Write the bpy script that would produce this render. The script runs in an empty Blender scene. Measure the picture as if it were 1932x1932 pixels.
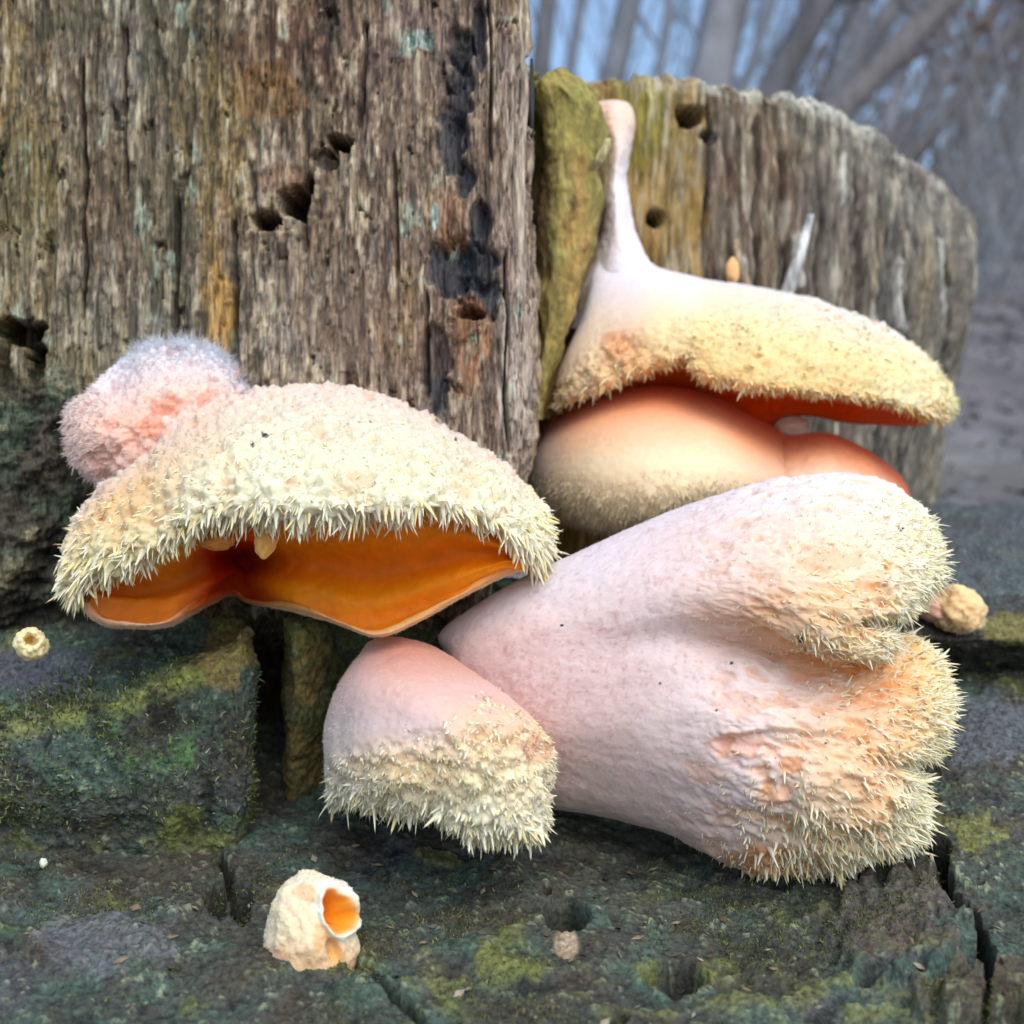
import bpy, math, random
import numpy as np
from mathutils import Vector, Matrix, Quaternion

# ------------------------------------------------------------------ camera, world, sun, exposure
SC = bpy.context.scene
T = math.tan(math.radians(25.0))
cam = bpy.data.cameras.new("camera"); cam_o = bpy.data.objects.new("camera", cam)
SC.collection.objects.link(cam_o); SC.camera = cam_o
cam_o.location = (0, 0, 0); cam_o.rotation_euler = (math.radians(90), 0, 0)
cam.sensor_width = 36; cam.angle = math.radians(50)
cam.clip_start = 0.005; cam.clip_end = 400
cam.dof.use_dof = True; cam.dof.focus_distance = 0.143; cam.dof.aperture_fstop = 25

SUN_EL, SUN_AZ = math.radians(50), math.radians(158)      # azimuth clockwise from +Y (the view direction)
world = bpy.data.worlds.new("World"); SC.world = world; world.use_nodes = True
wn = world.node_tree; wn.nodes.clear()
sky = wn.nodes.new("ShaderNodeTexSky"); sky.sky_type = 'NISHITA'; sky.sun_disc = False
sky.sun_elevation = SUN_EL; sky.sun_rotation = SUN_AZ; sky.air_density = 1.3; sky.dust_density = 1.2; sky.ozone_density = 2.2
bg = wn.nodes.new("ShaderNodeBackground"); bg.inputs[1].default_value = 0.15
wo = wn.nodes.new("ShaderNodeOutputWorld")
wn.links.new(sky.outputs[0], bg.inputs[0]); wn.links.new(bg.outputs[0], wo.inputs[0])
sun = bpy.data.lights.new("sun", 'SUN'); sun.energy = 1.6; sun.angle = math.radians(55); sun.color = (1, .93, .82)
sun_o = bpy.data.objects.new("sun", sun); SC.collection.objects.link(sun_o)
sd = Vector((math.sin(SUN_AZ)*math.cos(SUN_EL), math.cos(SUN_AZ)*math.cos(SUN_EL), math.sin(SUN_EL)))
sun_o.rotation_euler = sd.to_track_quat('Z', 'Y').to_euler()
SC.view_settings.view_transform = 'Standard'; SC.view_settings.look = 'None'
SC.view_settings.exposure = 0.62; SC.view_settings.gamma = 1; SC.view_settings.use_curve_mapping = False
SC.cycles.use_denoising = True
SC.cycles.max_bounces = 6; SC.cycles.diffuse_bounces = 3

# ------------------------------------------------------------------ helpers
RNG = np.random.default_rng(7)
def W(a):
    """(px, py, depth in cm) of the sketch sheet -> metres"""
    a = np.asarray(a, float); k = T/966.0
    return np.stack([(a[..., 0]-966)*k*a[..., 2], a[..., 2], (966-a[..., 1])*k*a[..., 2]], -1)*0.01
def lin(c):
    c = np.asarray(c, float)/255.0
    return np.where(c <= .04045, c/12.92, ((c+.055)/1.055)**2.4)
def _hash(i, j, k, s):
    h = i*np.uint32(374761393)+j*np.uint32(668265263)+k*np.uint32(2147483647)+np.uint32((s*1274126177) & 0xFFFFFFFF)
    h = (h ^ (h >> np.uint32(13)))*np.uint32(1103515245)
    h = (h ^ (h >> np.uint32(15)))*np.uint32(2654435761)
    return ((h ^ (h >> np.uint32(16))) & np.uint32(0xFFFFFF)).astype(np.float32)*np.float32(1/16777215.)
def _cell(x):
    x = np.asarray(x, np.float64); i = np.floor(x); return (i.astype(np.int64) & 0xFFFFFFFF).astype(np.uint32), (x-i).astype(np.float32)
ONE = np.uint32(1)
def vn(x, y, z, s=0):
    x, y, z = np.broadcast_arrays(x, y, z)
    (i, f), (j, g), (k, h) = _cell(x), _cell(y), _cell(z)
    f, g, h = f*f*(3-2*f), g*g*(3-2*g), h*h*(3-2*h)
    def row(J, K): a = _hash(i, J, K, s); return a+(_hash(i+ONE, J, K, s)-a)*f
    def pl(K): a = row(j, K); return a+(row(j+ONE, K)-a)*g
    a = pl(k); return (a+(pl(k+ONE)-a)*h)*2-1
def fbm(x, y, z, s=0, o=4, p=.5):
    r, a, t = 0, 1, 0
    for n in range(o):
        r = r + a*vn(x*2**n+n*17.3, y*2**n+n*9.1, z*2**n+n*5.7, s+n*31); t += a; a *= p
    return r/t
def worley(x, y, z, s=0):
    (i, fx), (j, fy), (k, fz) = _cell(x), _cell(y), _cell(z)
    d1 = np.full(fx.shape, 9.0, np.float32); d2 = d1.copy()
    for a in (-1, 0, 1):
        for b in (-1, 0, 1):
            for c in (-1, 0, 1):
                I, J, K = i+np.uint32(a & 0xFFFFFFFF), j+np.uint32(b & 0xFFFFFFFF), k+np.uint32(c & 0xFFFFFFFF)
                d = (a+_hash(I, J, K, s)-fx)**2+(b+_hash(I, J, K, s+5)-fy)**2+(c+_hash(I, J, K, s+11)-fz)**2
                d2 = np.minimum(d2, np.maximum(d, d1)); d1 = np.minimum(d1, d)
    return np.sqrt(d1), np.sqrt(d2)
def ss(a, b, x):
    t = np.clip((x-a)/(b-a), 0, 1); return t*t*(3-2*t)
def cr_axis(A, n):
    """Catmull-Rom resample along axis 0"""
    m = A.shape[0]; t = np.linspace(0, m-1, n); i = np.minimum(t.astype(int), m-2); f = (t-i)
    f = f.reshape((-1,)+(1,)*(A.ndim-1))
    P = np.concatenate([2*A[:1]-A[1:2], A, 2*A[-1:]-A[-2:-1]], 0)
    p0, p1, p2, p3 = P[i], P[i+1], P[i+2], P[i+3]
    return .5*((2*p1)+(-p0+p2)*f+(2*p0-5*p1+4*p2-p3)*f*f+(-p0+3*p1-3*p2+p3)*f**3)
def lin_axis(A, n):
    m = A.shape[0]; t = np.linspace(0, m-1, n); i = np.minimum(t.astype(int), m-2); f = (t-i).reshape((-1,)+(1,)*(A.ndim-1))
    return A[i]*(1-f)+A[i+1]*f
def up2(A, n0, n1, fn=cr_axis):
    A = np.asarray(A, float)
    return np.swapaxes(fn(np.swapaxes(fn(A, n0), 0, 1), n1), 0, 1)
def grid_normals(P):
    du = np.gradient(P, axis=0); dv = np.gradient(P, axis=1)
    n = np.cross(du, dv); L = np.linalg.norm(n, axis=-1, keepdims=True)
    return n/np.maximum(L, 1e-12), L[..., 0]
def link(o, parent=None):
    SC.collection.objects.link(o)
    if parent: o.parent = parent
    return o
def mesh_from(name, V, F4=None, F3=None, col=None, mat=None, smooth=True):
    me = bpy.data.meshes.new(name)
    V = np.asarray(V, np.float32).reshape(-1, 3)
    n4 = 0 if F4 is None else len(F4); n3 = 0 if F3 is None else len(F3)
    me.vertices.add(len(V)); me.vertices.foreach_set("co", V.ravel())
    loops = []
    if n4: loops.append(np.asarray(F4, np.int32).ravel())
    if n3: loops.append(np.asarray(F3, np.int32).ravel())
    loops = np.concatenate(loops)
    me.loops.add(len(loops)); me.loops.foreach_set("vertex_index", loops)
    me.polygons.add(n4+n3)
    st = np.concatenate([np.arange(n4)*4, n4*4+np.arange(n3)*3]).astype(np.int32)
    me.polygons.foreach_set("loop_start", st)
    me.polygons.foreach_set("use_smooth", np.full(n4+n3, smooth))
    me.update(calc_edges=True)
    if col is not None:
        col = np.asarray(col, np.float32).reshape(-1, 3)
        a = me.color_attributes.new("Col", 'FLOAT_COLOR', 'POINT')
        a.data.foreach_set("color", np.concatenate([col, np.ones((len(col), 1), np.float32)], 1).ravel())
    if mat: me.materials.append(mat)
    me.validate()
    return me
def obj(name, me, parent=None, kind=None, label=None):
    o = bpy.data.objects.new(name, me); link(o, parent)
    if kind: o["kind"] = kind
    if label: o["label"] = label
    return o
def thing(name, label, cat, loc=(0, 0, 0), group=None):
    o = bpy.data.objects.new(name, None); o.empty_display_size = .01
    SC.collection.objects.link(o)
    o["label"] = label; o["category"] = cat
    if group: o["group"] = group
    return o
def grid_faces(n0, n1, flip=False):
    a = np.arange(n0*n1).reshape(n0, n1)
    f = np.stack([a[:-1, :-1], a[1:, :-1], a[1:, 1:], a[:-1, 1:]], -1).reshape(-1, 4)
    return f[:, ::-1] if flip else f
class Patch:
    """a curved sheet through control points (rows x columns of px, py, depth)"""
    def __init__(s, G, n0, n1, C=None):
        G = np.asarray(G, float)
        s.q = up2(G, n0, n1); s.n0, s.n1 = n0, n1
        s.P = W(s.q); s.px, s.py, s.Y = s.q[..., 0], s.q[..., 1], s.q[..., 2]
        n, _ = grid_normals(s.P)
        s.sign = 1.0 if np.sum(n*(-s.P)) > 0 else -1.0
        s.N = n*s.sign
        s.u, s.v = np.meshgrid(np.linspace(0, 1, n0), np.linspace(0, 1, n1), indexing='ij')
        if C is not None:
            C = np.asarray(C, float); s.C = np.clip(up2(lin(C), n0, n1, lin_axis), 0, 1)
        s.cm = s.P*100
    def disp(s, h, vec=None):           # h in cm
        s.P = s.P+(s.N if vec is None else vec)*(h*.01)[..., None]
    def renorm(s):
        n, s.area = grid_normals(s.P); s.N = n*s.sign
    def build(s, name, mat, parent=None, **k):
        s.renorm()
        me = mesh_from(name, s.P, grid_faces(s.n0, s.n1, s.sign < 0), None, s.C, mat)
        return obj(name, me, parent, **k)
    def noise(s, fx, fy=None, fz=None, seed=0, o=4, p=.5):
        fy = fx if fy is None else fy; fz = fx if fz is None else fz
        c = s.cm; return fbm(c[..., 0]*fx, c[..., 1]*fy, c[..., 2]*fz, seed, o, p)
def mixc(C, col, m):
    m = np.clip(m, 0, 1)[..., None]; return C*(1-m)+lin(col)*m
def blob(p, cx, cy, rx, ry, rough=.35, seed=0, f=.03):
    d = np.sqrt(((p.px-cx)/rx)**2+((p.py-cy)/ry)**2)
    d = d+rough*fbm(p.px*f, p.py*f, p.px*0, 900+seed, 3)
    return 1-ss(.75, 1.15, d)
def unit(v): return v/np.maximum(np.linalg.norm(v, axis=-1, keepdims=True), 1e-12)

def make_spines(P0, D, L, R, bend, cb, ct, sides=4, rings=(0, .18, .55, .85)):
    """curved tapering teeth: base points, directions, lengths, base radii (metres) -> one vertex/face set"""
    n = len(P0); D = unit(D); ref = np.where(np.abs(D[:, 2:3]) < .8, np.array([[0, 0, 1.]]), np.array([[1., 0, 0]]))
    X = unit(np.cross(D, ref)); Yv = np.cross(D, X)
    V = []; C = []; ro = RNG.uniform(0, 6.28, n)
    fl = RNG.uniform(.5, 1, n)
    for t in rings:
        c = P0+D*(L*t)[:, None]+bend*(L*t*t)[:, None]
        r = R*(.34+1.05*(1-t)**3)*(1 if t < .75 else .7)
        for k in range(sides):
            a = ro+k*2*math.pi/sides
            V.append(c+X*(np.cos(a)*r)[:, None]+Yv*(np.sin(a)*r*fl)[:, None]); C.append(cb*(1-t)**3+ct*(1-(1-t)**3))
    V.append(P0+D*L[:, None]+bend*L[:, None]); C.append(ct)
    V = np.stack(V, 1); C = np.stack(C, 1); m = V.shape[1]
    f4, f3 = [], []
    for r in range(len(rings)-1):
        for k in range(sides):
            k2 = (k+1) % sides; f4.append((r*sides+k, r*sides+k2, (r+1)*sides+k2, (r+1)*sides+k))
    b = (len(rings)-1)*sides
    for k in range(sides): f3.append((b+k, b+(k+1) % sides, m-1))
    off = (np.arange(n)*m)[:, None, None]
    return V.reshape(-1, 3), (np.array(f4)[None]+off).reshape(-1, 4), (np.array(f3)[None]+off).reshape(-1, 3), C.reshape(-1, 3)

def scatter(p, dens, n):
    w = (np.clip(dens, 0, None)*p.area)[:-1, :-1].ravel(); w = w/w.sum()
    idx = RNG.choice(len(w), n, p=w); i, j = idx//(p.n1-1), idx % (p.n1-1)
    a, b = RNG.random((n, 1)), RNG.random((n, 1))
    pt = (p.P[i, j]*(1-a)+p.P[i+1, j]*a)*(1-b)+(p.P[i, j+1]*(1-a)+p.P[i+1, j+1]*a)*b
    return i, j, pt
def spines(p, parent, dens, n, Lf, r, grav=(0, 0, -.5), wr=.35, n_ind=0, ct=(255, 246, 216), cb=None, mat=None, fine=False, bendz=-.25, clump=0, yellow=.15, name='spine_coat', Lr=(.5, 1.25)):
    """teeth over a sheet; the n_ind longest become separate parts, the rest one joined coat"""
    i, j, pt = scatter(p, dens, n)
    N = p.N[i, j]; L = Lf[i, j]*RNG.uniform(Lr[0], Lr[1], n)*.01
    g = np.broadcast_to(np.asarray(grav, float), (n, 3)) if np.ndim(grav) == 1 else grav[i, j]
    cl = 0
    if clump:
        c = pt*100*clump
        cl = np.stack([vn(c[:, 0], c[:, 1], c[:, 2], s) for s in (3, 4, 5)], -1)*.8
    D = unit(N+g+RNG.normal(0, wr, (n, 3))+cl)
    R = r*.01*RNG.uniform(.6, 1.3, n)*(.6+.4*L/L.max())
    bend = np.stack([RNG.normal(0, .26, n), RNG.normal(0, .2, n), np.full(n, bendz)+RNG.normal(0, .22, n)], -1)
    base = p.C[i, j] if cb is None else np.broadcast_to(lin(cb), (n, 3))
    tip = np.broadcast_to(lin(ct), (n, 3)).copy(); k = RNG.random(n) < yellow
    tip[k] = tip[k]*np.array([1, .9, .58]); tip = tip*.88+base*.12
    tip = np.clip(tip*RNG.uniform(.9, 1.08, (n, 1)), 0, .96)
    P0 = pt-D*(R*1.2)[:, None]
    order = np.argsort(-L*R)
    big = order[:n_ind]; rest = order[n_ind:]
    V, f4, f3, C = make_spines(P0[rest], D[rest], L[rest], R[rest], bend[rest], base[rest], tip[rest], sides=3 if fine else 6, rings=(0, .45) if fine else (0, .18, .55, .85))
    obj(name, mesh_from(name, V, f4, f3, C, mat), parent, kind='stuff')
    for q in big:
        s = slice(q, q+1)
        V, f4, f3, C = make_spines(np.zeros((1, 3)), D[s], L[s], R[s]*1.1, bend[s], base[s], tip[s], sides=5)
        o = obj('spine', mesh_from('spine', V, f4, f3, C, mat), parent); o.location = P0[q]

# ------------------------------------------------------------------ materials
def new_mat(name):
    m = bpy.data.materials.new(name); m.use_nodes = True; nt = m.node_tree
    return m, nt, nt.nodes['Principled BSDF']
def N_(nt, t, **k):
    n = nt.nodes.new(t)
    for a, b in k.items(): setattr(n, a, b)
    return n
def surf_mat(name, trans=0, *, stretch=(1, 1, 1), scale=30, amt=.5, rough=.85, bump=.3, bdist=.02, sss=0, rad=(1, .5, .25), sscale=.002, spec=.3, sheen=0, detail=8, second=None, hue=0.0):
    """vertex colour x fine procedural grain; scale is per centimetre"""
    m, nt, b = new_mat(name); L = nt.links.new
    at = N_(nt, 'ShaderNodeAttribute', attribute_name='Col')
    tc = N_(nt, 'ShaderNodeTexCoord'); mp = N_(nt, 'ShaderNodeMapping')
    mp.inputs['Scale'].default_value = [100*s for s in stretch]; L(tc.outputs['Object'], mp.inputs['Vector'])
    no = N_(nt, 'ShaderNodeTexNoise'); no.inputs['Scale'].default_value = scale; no.inputs['Detail'].default_value = detail; no.inputs['Roughness'].default_value = .65
    L(mp.outputs[0], no.inputs['Vector'])
    mr = N_(nt, 'ShaderNodeMapRange'); mr.inputs['From Min'].default_value = .3; mr.inputs['From Max'].default_value = .7
    mr.inputs['To Min'].default_value = 1-amt; mr.inputs['To Max'].default_value = 1+amt; L(no.outputs[0], mr.inputs['Value'])
    mu = N_(nt, 'ShaderNodeVectorMath', operation='SCALE'); L(at.outputs['Color'], mu.inputs[0]); L(mr.outputs[0], mu.inputs['Scale'])
    out = mu.outputs[0]
    if hue:
        n2 = N_(nt, 'ShaderNodeTexNoise'); n2.inputs['Scale'].default_value = scale*.6; n2.inputs['Detail'].default_value = 4; L(mp.outputs[0], n2.inputs['Vector'])
        mx = N_(nt, 'ShaderNodeMix', data_type='RGBA', blend_type='SOFT_LIGHT'); mx.inputs[0].default_value = hue
        L(out, mx.inputs[6]); L(n2.outputs['Color'], mx.inputs[7]); out = mx.outputs[2]
    L(out, b.inputs['Base Color'])
    b.inputs['Roughness'].default_value = rough; b.inputs['Specular IOR Level'].default_value = spec
    if bump:
        bu = N_(nt, 'ShaderNodeBump'); bu.inputs['Strength'].default_value = bump; bu.inputs['Distance'].default_value = bdist*.01
        L(no.outputs[0], bu.inputs['Height']); L(bu.outputs[0], b.inputs['Normal'])
    if sss:
        b.inputs['Subsurface Weight'].default_value = sss; b.inputs['Subsurface Radius'].default_value = rad; b.inputs['Subsurface Scale'].default_value = sscale
    if trans:
        tr = N_(nt, 'ShaderNodeBsdfTranslucent'); L(out, tr.inputs['Color']); ms = N_(nt, 'ShaderNodeMixShader'); ms.inputs[0].default_value = trans
        L(b.outputs[0], ms.inputs[1]); L(tr.outputs[0], ms.inputs[2]); L(ms.outputs[0], nt.nodes['Material Output'].inputs['Surface'])
    if sheen:
        b.inputs['Sheen Weight'].default_value = sheen; b.inputs['Sheen Roughness'].default_value = .4
    return m
M_wood = surf_mat('weathered_wood', stretch=(1, 1, .12), scale=18, amt=1.0, rough=.9, bump=1.0, bdist=.03, hue=.12)
M_wood2 = surf_mat('rear_wood', stretch=(1, 1, .08), scale=9, amt=.8, rough=.9, bump=.6, bdist=.04, hue=.1)
M_split = surf_mat('split_wood', stretch=(1, 1, .4), scale=7, amt=.45, rough=.9, bump=.7, bdist=.04, hue=.1)
M_soil = surf_mat('mossy_wood', scale=13, amt=.75, rough=.9, bump=.6, bdist=.04, hue=.15)
M_cap = surf_mat('fungus_flesh', .08, scale=7, amt=.06, rough=.65, bump=.35, bdist=.03, sss=.35, rad=(1, .55, .3), sscale=.0022, sheen=.15)
M_thin = surf_mat('thin_fungus_flesh', .22, scale=7, amt=.06, rough=.65, bump=.35, bdist=.03, sss=.3, rad=(1, .55, .3), sscale=.0022, sheen=.15)
M_spine = surf_mat('fungus_spine', .12, scale=20, amt=.05, rough=.5, bump=0, spec=.4)
M_gill = surf_mat('fungus_gill', .22, scale=6, amt=.1, rough=.55, bump=.3, bdist=.02, sss=.25, rad=(1, .3, .05), sscale=.0015, spec=.25)
M_moss = surf_mat('moss', scale=8, amt=.4, rough=.8, bump=0)
M_bark = surf_mat('bark', stretch=(1, 1, .2), scale=.25, amt=.45, rough=.9, bump=.5, bdist=.6)
M_litter = surf_mat('leaf_litter', scale=.12, amt=.5, rough=.95, bump=.5, bdist=1.0, hue=.15)

# ------------------------------------------------------------------ old stump: upright wood block
def wood_colour(p, seed, pal, fx=1.0, fz=1.0, warp=.6):
    c = p.cm; x, z = c[..., 0]+.06*fbm(c[..., 0]*2, c[..., 1], c[..., 2]*.7, seed+77, 3)*warp*3, c[..., 2]
    y = c[..., 1]
    a = fbm(x*1.3*fx, y*1.3, z*.25*fz, seed, 4); b = fbm(x*5*fx, y*5, z*.7*fz, seed+1, 4, .6)
    d = fbm(x*13*fx, y*9, z*2.2*fz, seed+2, 4, .65); e = fbm(x*.5, y*.5, z*.4, seed+3, 3)
    f = fbm(x*7*fx, y*5, z*3.5*fz, seed+4, 4, .7)
    n = a*.35+b*.4+d*.5
    C = np.broadcast_to(lin(pal['mid']), x.shape+(3,)).copy()
    C = mixc(C, pal['grey'], ss(-.1, .5, e+.5*b)*.8)
    C = mixc(C, pal['red'], ss(.05, .4, fbm(x*1.1, y, z*.6, seed+5, 3)+.3*f)*.8)
    C = mixc(C, pal['ochre'], ss(.1, .45, fbm(x*1.6, y, z*.35, seed+6, 3)+.35*d)*.8)
    C = mixc(C, pal['dark'], ss(.02, -.38, n)*.9)
    C = mixc(C, pal['light'], ss(.12, .5, n+.3*f)*.8)
    C = mixc(C, pal['dark'], ss(.22, .5, f)*.55)
    return C, n, d
PAL = dict(mid=(126, 108, 88), grey=(142, 136, 130), red=(108, 76, 62), ochre=(146, 118, 66), dark=(42, 33, 30), light=(190, 172, 142))
stump = thing('tree_stump', 'weathered brown tree stump with insect holes and black rot behind the spiny bracket', 'tree stump')

NX, NZ = 560, 640
cols = [-260, 0, 200, 450, 700, 880, 960, 988, 1000, 985, 960]
dep = [17.2, 17.3, 17.6, 17.6, 17.4, 17.2, 17.3, 17.6, 18.3, 19.6, 22]
rowsy = [-420, -150, 150, 450, 700, 900, 1130, 1280, 1560, 1680]
dz = [0, 0, 0, 0, 0, .1, .3, 1.7, 1.9, 1.9]
G = []
for ci, (cx, cd) in enumerate(zip(cols, dep)):
    col = []
    for ri, (ry, dd) in enumerate(zip(rowsy, dz)):
        x = cx
        if ci >= 6: x = cx+(8 if ry < 300 else 14 if ry < 600 else 22 if ry < 850 else 0)-8-(10 if ry < 0 else 0)
        if ci >= 5 and ry >= 1000: x = cx-80
        col.append((x, ry, cd+dd+(-.35 if (ry > 700 and cx < 100) else 0)))
    G.append(col)
p = Patch(G, NX, NZ)
c = p.cm; x, y, z = c[..., 0], c[..., 1], c[..., 2]
C, n, dfine = wood_colour(p, 11, PAL, 1, 1)
wx = x+.05*fbm(x*1.5, y, z*.6, 40, 3)
fib = np.abs(fbm(wx*3.2, y*1, z*.22, 50, 4, .6)); fib2 = fbm(wx*10, y*4, z*.9, 51, 3, .6)
lump = fbm(x*.6, y, z*.35, 52, 3)
flk = fbm(x*10+.5*fib2, y*5, z*1.7, 54, 4, .7)
h = .16*lump+.22*(fib-.25)+.09*fib2+.04*fbm(x*6, y*6, z*3, 53, 3, .6)+.06*ss(-.05, .1, flk)
C = mixc(C, (196, 180, 150), ss(.12, .32, flk)*.65); C = mixc(C, (214, 206, 184), ss(.4, .52, flk)*.7); C = mixc(C, (34, 27, 25), ss(-.12, -.34, flk)*.8)
C = mixc(C, (96, 96, 76), (1-ss(300, 620, p.px+60*lump))*.4); C = mixc(C, (142, 122, 112), ss(560, 800, p.px)*.3)
# block steps where the wood has broken off across the grain
stp = np.floor((wx*1.1+.3*vn(x*.5, y*0, z*.1, 60))*1.0)
h += .06*vn(stp*3.7, stp*0, z*.1, 61)
pits = fbm(x*3.8, y*3, z*1.9, 62, 5, .7); pm = ss(.36, .46, pits); h -= .12*pm; C = mixc(C, (38, 30, 27), pm*.6)
def hole(cx, cy, rx, ry, depth, col=(26, 22, 20), seed=0, rough=.3, cm=.8):
    global h, C
    m = blob(p, cx, cy, rx, ry, .75, seed, .055); h = h-depth*m; C = mixc(C, col, m*cm)
for cx, cy, rx, ry, dd in [(640, 270, 28, 16, 1.2), (612, 300, 20, 18, .2), (556, 380, 25, 26, 1.3), (497, 414, 26, 20, .8), (583, 352, 10, 22, .35), (30, 625, 50, 26, .9), (66, 690, 16, 44, 1.0), (10, 700, 12, 60, .5),
                           (885, 592, 30, 14, .5), (875, 620, 26, 22, -.15)]:
    hole(cx, cy, rx, ry, dd, seed=int(cx))
for cx, cy, rx, ry in [(868, 90, 26, 48), (862, 170, 28, 70), (852, 265, 30, 60), (848, 510, 46, 60), (905, 500, 44, 55), (905, 560, 48, 45), (905, 420, 22, 45), (905, 60, 16, 70), (880, 330, 20, 40), (998, 190, 8, 75), (822, 700, 26, 90)]:
    m = blob(p, cx, cy, rx, ry, .5, int(cy), .045); h -= .2*m
    C = mixc(C, (44, 50, 60), m*.85)
for cx, cy, rx, ry, col, a in [(412, 590, 26, 100, (178, 138, 74), .75), (410, 470, 14, 70, (160, 124, 70), .6), (530, 335, 55, 30, (122, 76, 52), .5), (495, 100, 80, 70, (105, 72, 50), .5), (500, 170, 70, 60, (135, 98, 50), .5),
                               (885, 650, 40, 90, (150, 108, 76), .75), (850, 420, 30, 60, (140, 98, 68), .6), (740, 640, 110, 80, (140, 116, 98), .45), (975, 480, 30, 420, (160, 142, 130), .7), (965, 720, 34, 130, (170, 158, 148), .6),
                               (50, 380, 60, 130, (128, 120, 84), .45), (150, 680, 70, 50, (130, 122, 92), .6), (760, 60, 90, 60, (125, 105, 98), .5), (610, 560, 90, 130, (118, 100, 86), .5)]:
    C = mixc(C, col, blob(p, cx, cy, rx, ry, .5, int(cx+cy), .02)*a*(.55+.6*dfine+.3))
# long drying cracks
for cx, y0, y1, w, dd in [(447, 430, 760, 5, .5), (683, 40, 230, 4, .3), (578, 330, 470, 6, .3), (805, 560, 760, 4, .2), (930, 0, 300, 4, .25), (235, 60, 360, 4, .25), (330, 380, 640, 4, .25), (160, 120, 600, 4, .2), (745, 300, 520, 4, .2), (956, 480, 840, 4, .3)]:
    q = np.abs(p.px-cx-5*vn(p.py*.012, p.py*0, p.py*0, cx)); m = (1-ss(w*.5, w*1.3, q))*ss(y0-20, y0+10, p.py)*(1-ss(y1-20, y1+20, p.py))
    h -= dd*m; C = mixc(C, (34, 27, 25), m*.8)
m = ss(452, 458, p.px)*(1-ss(556, 562, p.px))*ss(434, 442, p.py)*(1-ss(700, 760, p.py)); h += .16*m
# lichen flecks and mossy foot
li = ss(.34, .55, fbm(x*3.5, y*3, z*1.5, 70, 4, .65)+.25*ss(.1, .5, fbm(x*.6, y, z*.4, 71, 2))); C = mixc(C, (160, 178, 158), li*.5)
C = mixc(C, (168, 190, 182), blob(p, 790, 75, 30, 20, .6, 5)*.6); C = mixc(C, (168, 190, 182), blob(p, 822, 410, 7, 28, .2, 6)*.9)
ft = ss(640, 760, p.py+60*fbm(p.px*.01, p.py*.01, p.px*0, 72, 3))*(1-ss(110, 190, p.px+.15*(700-p.py)))
rough = fbm(x*2.5, y*2.5, z*2.5, 73, 5, .6)
h = h*(1-ft)+ft*(.45*rough)
K = np.broadcast_to(lin((66, 62, 52)), C.shape).copy(); K = mixc(K, (28, 28, 24), ss(.0, -.35, rough)); K = mixc(K, (80, 94, 76), ss(.05, .35, fbm(x*1.4, y, z*1.4, 74, 4))*.7); K = mixc(K, (150, 140, 110), ss(.3, .5, rough)*.5)
C = C*(1-ft[..., None])+K*ft[..., None]
foot = ss(1130, 1250, p.py); C = mixc(C, (38, 33, 27), foot*.9)  # recessed wood behind the slot: its shade is painted into the colour
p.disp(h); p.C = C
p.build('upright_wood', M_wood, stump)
# side splinters and fibres standing off the broken right edge
def ribbon_spl(name, pts, wpx, th, col, parent, mat, seed, nn=60, nc=14):
    """an uneven closed stick along (px,py,Y) points"""
    A = cr_axis(np.asarray(pts, float), nn); c = W(A); wd = cr_axis(np.asarray(wpx, float)[:, None], nn)[:, 0]
    k = T/966*A[:, 2]*.01; V = []
    for a in np.arange(nc)/nc*2*math.pi:
        V.append(c+np.stack([np.cos(a)*wd*k, np.sin(a)*wd*k*th, wd*0], -1))
    V = np.stack(V, 1); cm = V*100
    nz = fbm(cm[..., 0]*5, cm[..., 1]*5, cm[..., 2]*.8, seed, 4, .6)
    ctr = c[:, None]; V = ctr+(V-ctr)*(1+.45*nz[..., None])
    f = fbm(cm[..., 0]*9, cm[..., 1]*9, cm[..., 2]*1.2, seed+1, 3)
    C = np.broadcast_to(lin(col), V.shape)*(1+.6*f[..., None])
    a = np.arange(nn*nc).reshape(nn, nc); b = np.roll(a, -1, 1)
    F = np.stack([a[:-1], b[:-1], b[1:], a[1:]], -1).reshape(-1, 4)
    F = np.concatenate([F]); caps = []
    V2 = V.reshape(-1, 3); e0, e1 = len(V2), len(V2)+1
    V2 = np.concatenate([V2, c[:1], c[-1:]]); C2 = np.concatenate([np.clip(C, 0, 1).reshape(-1, 3), lin(col)[None], lin(col)[None]])
    for i in range(nc):
        j = (i+1) % nc; caps.append((e0, a[0, j], a[0, i])); caps.append((e1, a[-1, i], a[-1, j]))
    return obj(name, mesh_from(name, V2, F, caps, C2, mat), parent)
ribbon_spl('wood_sliver', [(985, -30, 17.6), (978, 60, 17.5), (990, 170, 17.5), (978, 330, 17.4), (982, 520, 17.4), (965, 700, 17.3), (985, 800, 17.4), (1000, 845, 17.5)], [5, 8, 7, 12, 10, 12, 13, 4], .6, (168, 152, 136), stump, M_wood, 5, 120)
ribbon_spl('wood_sliver', [(1002, 110, 18.1), (1003, 200, 18.1), (1002, 280, 18.1)], [2, 5, 2], .6, (58, 58, 62), stump, M_wood, 6)
ribbon_spl('wood_sliver', [(996, 560, 17.7), (1002, 700, 17.8), (996, 840, 17.8)], [5, 8, 4], .6, (150, 132, 112), stump, M_wood, 8)

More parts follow.
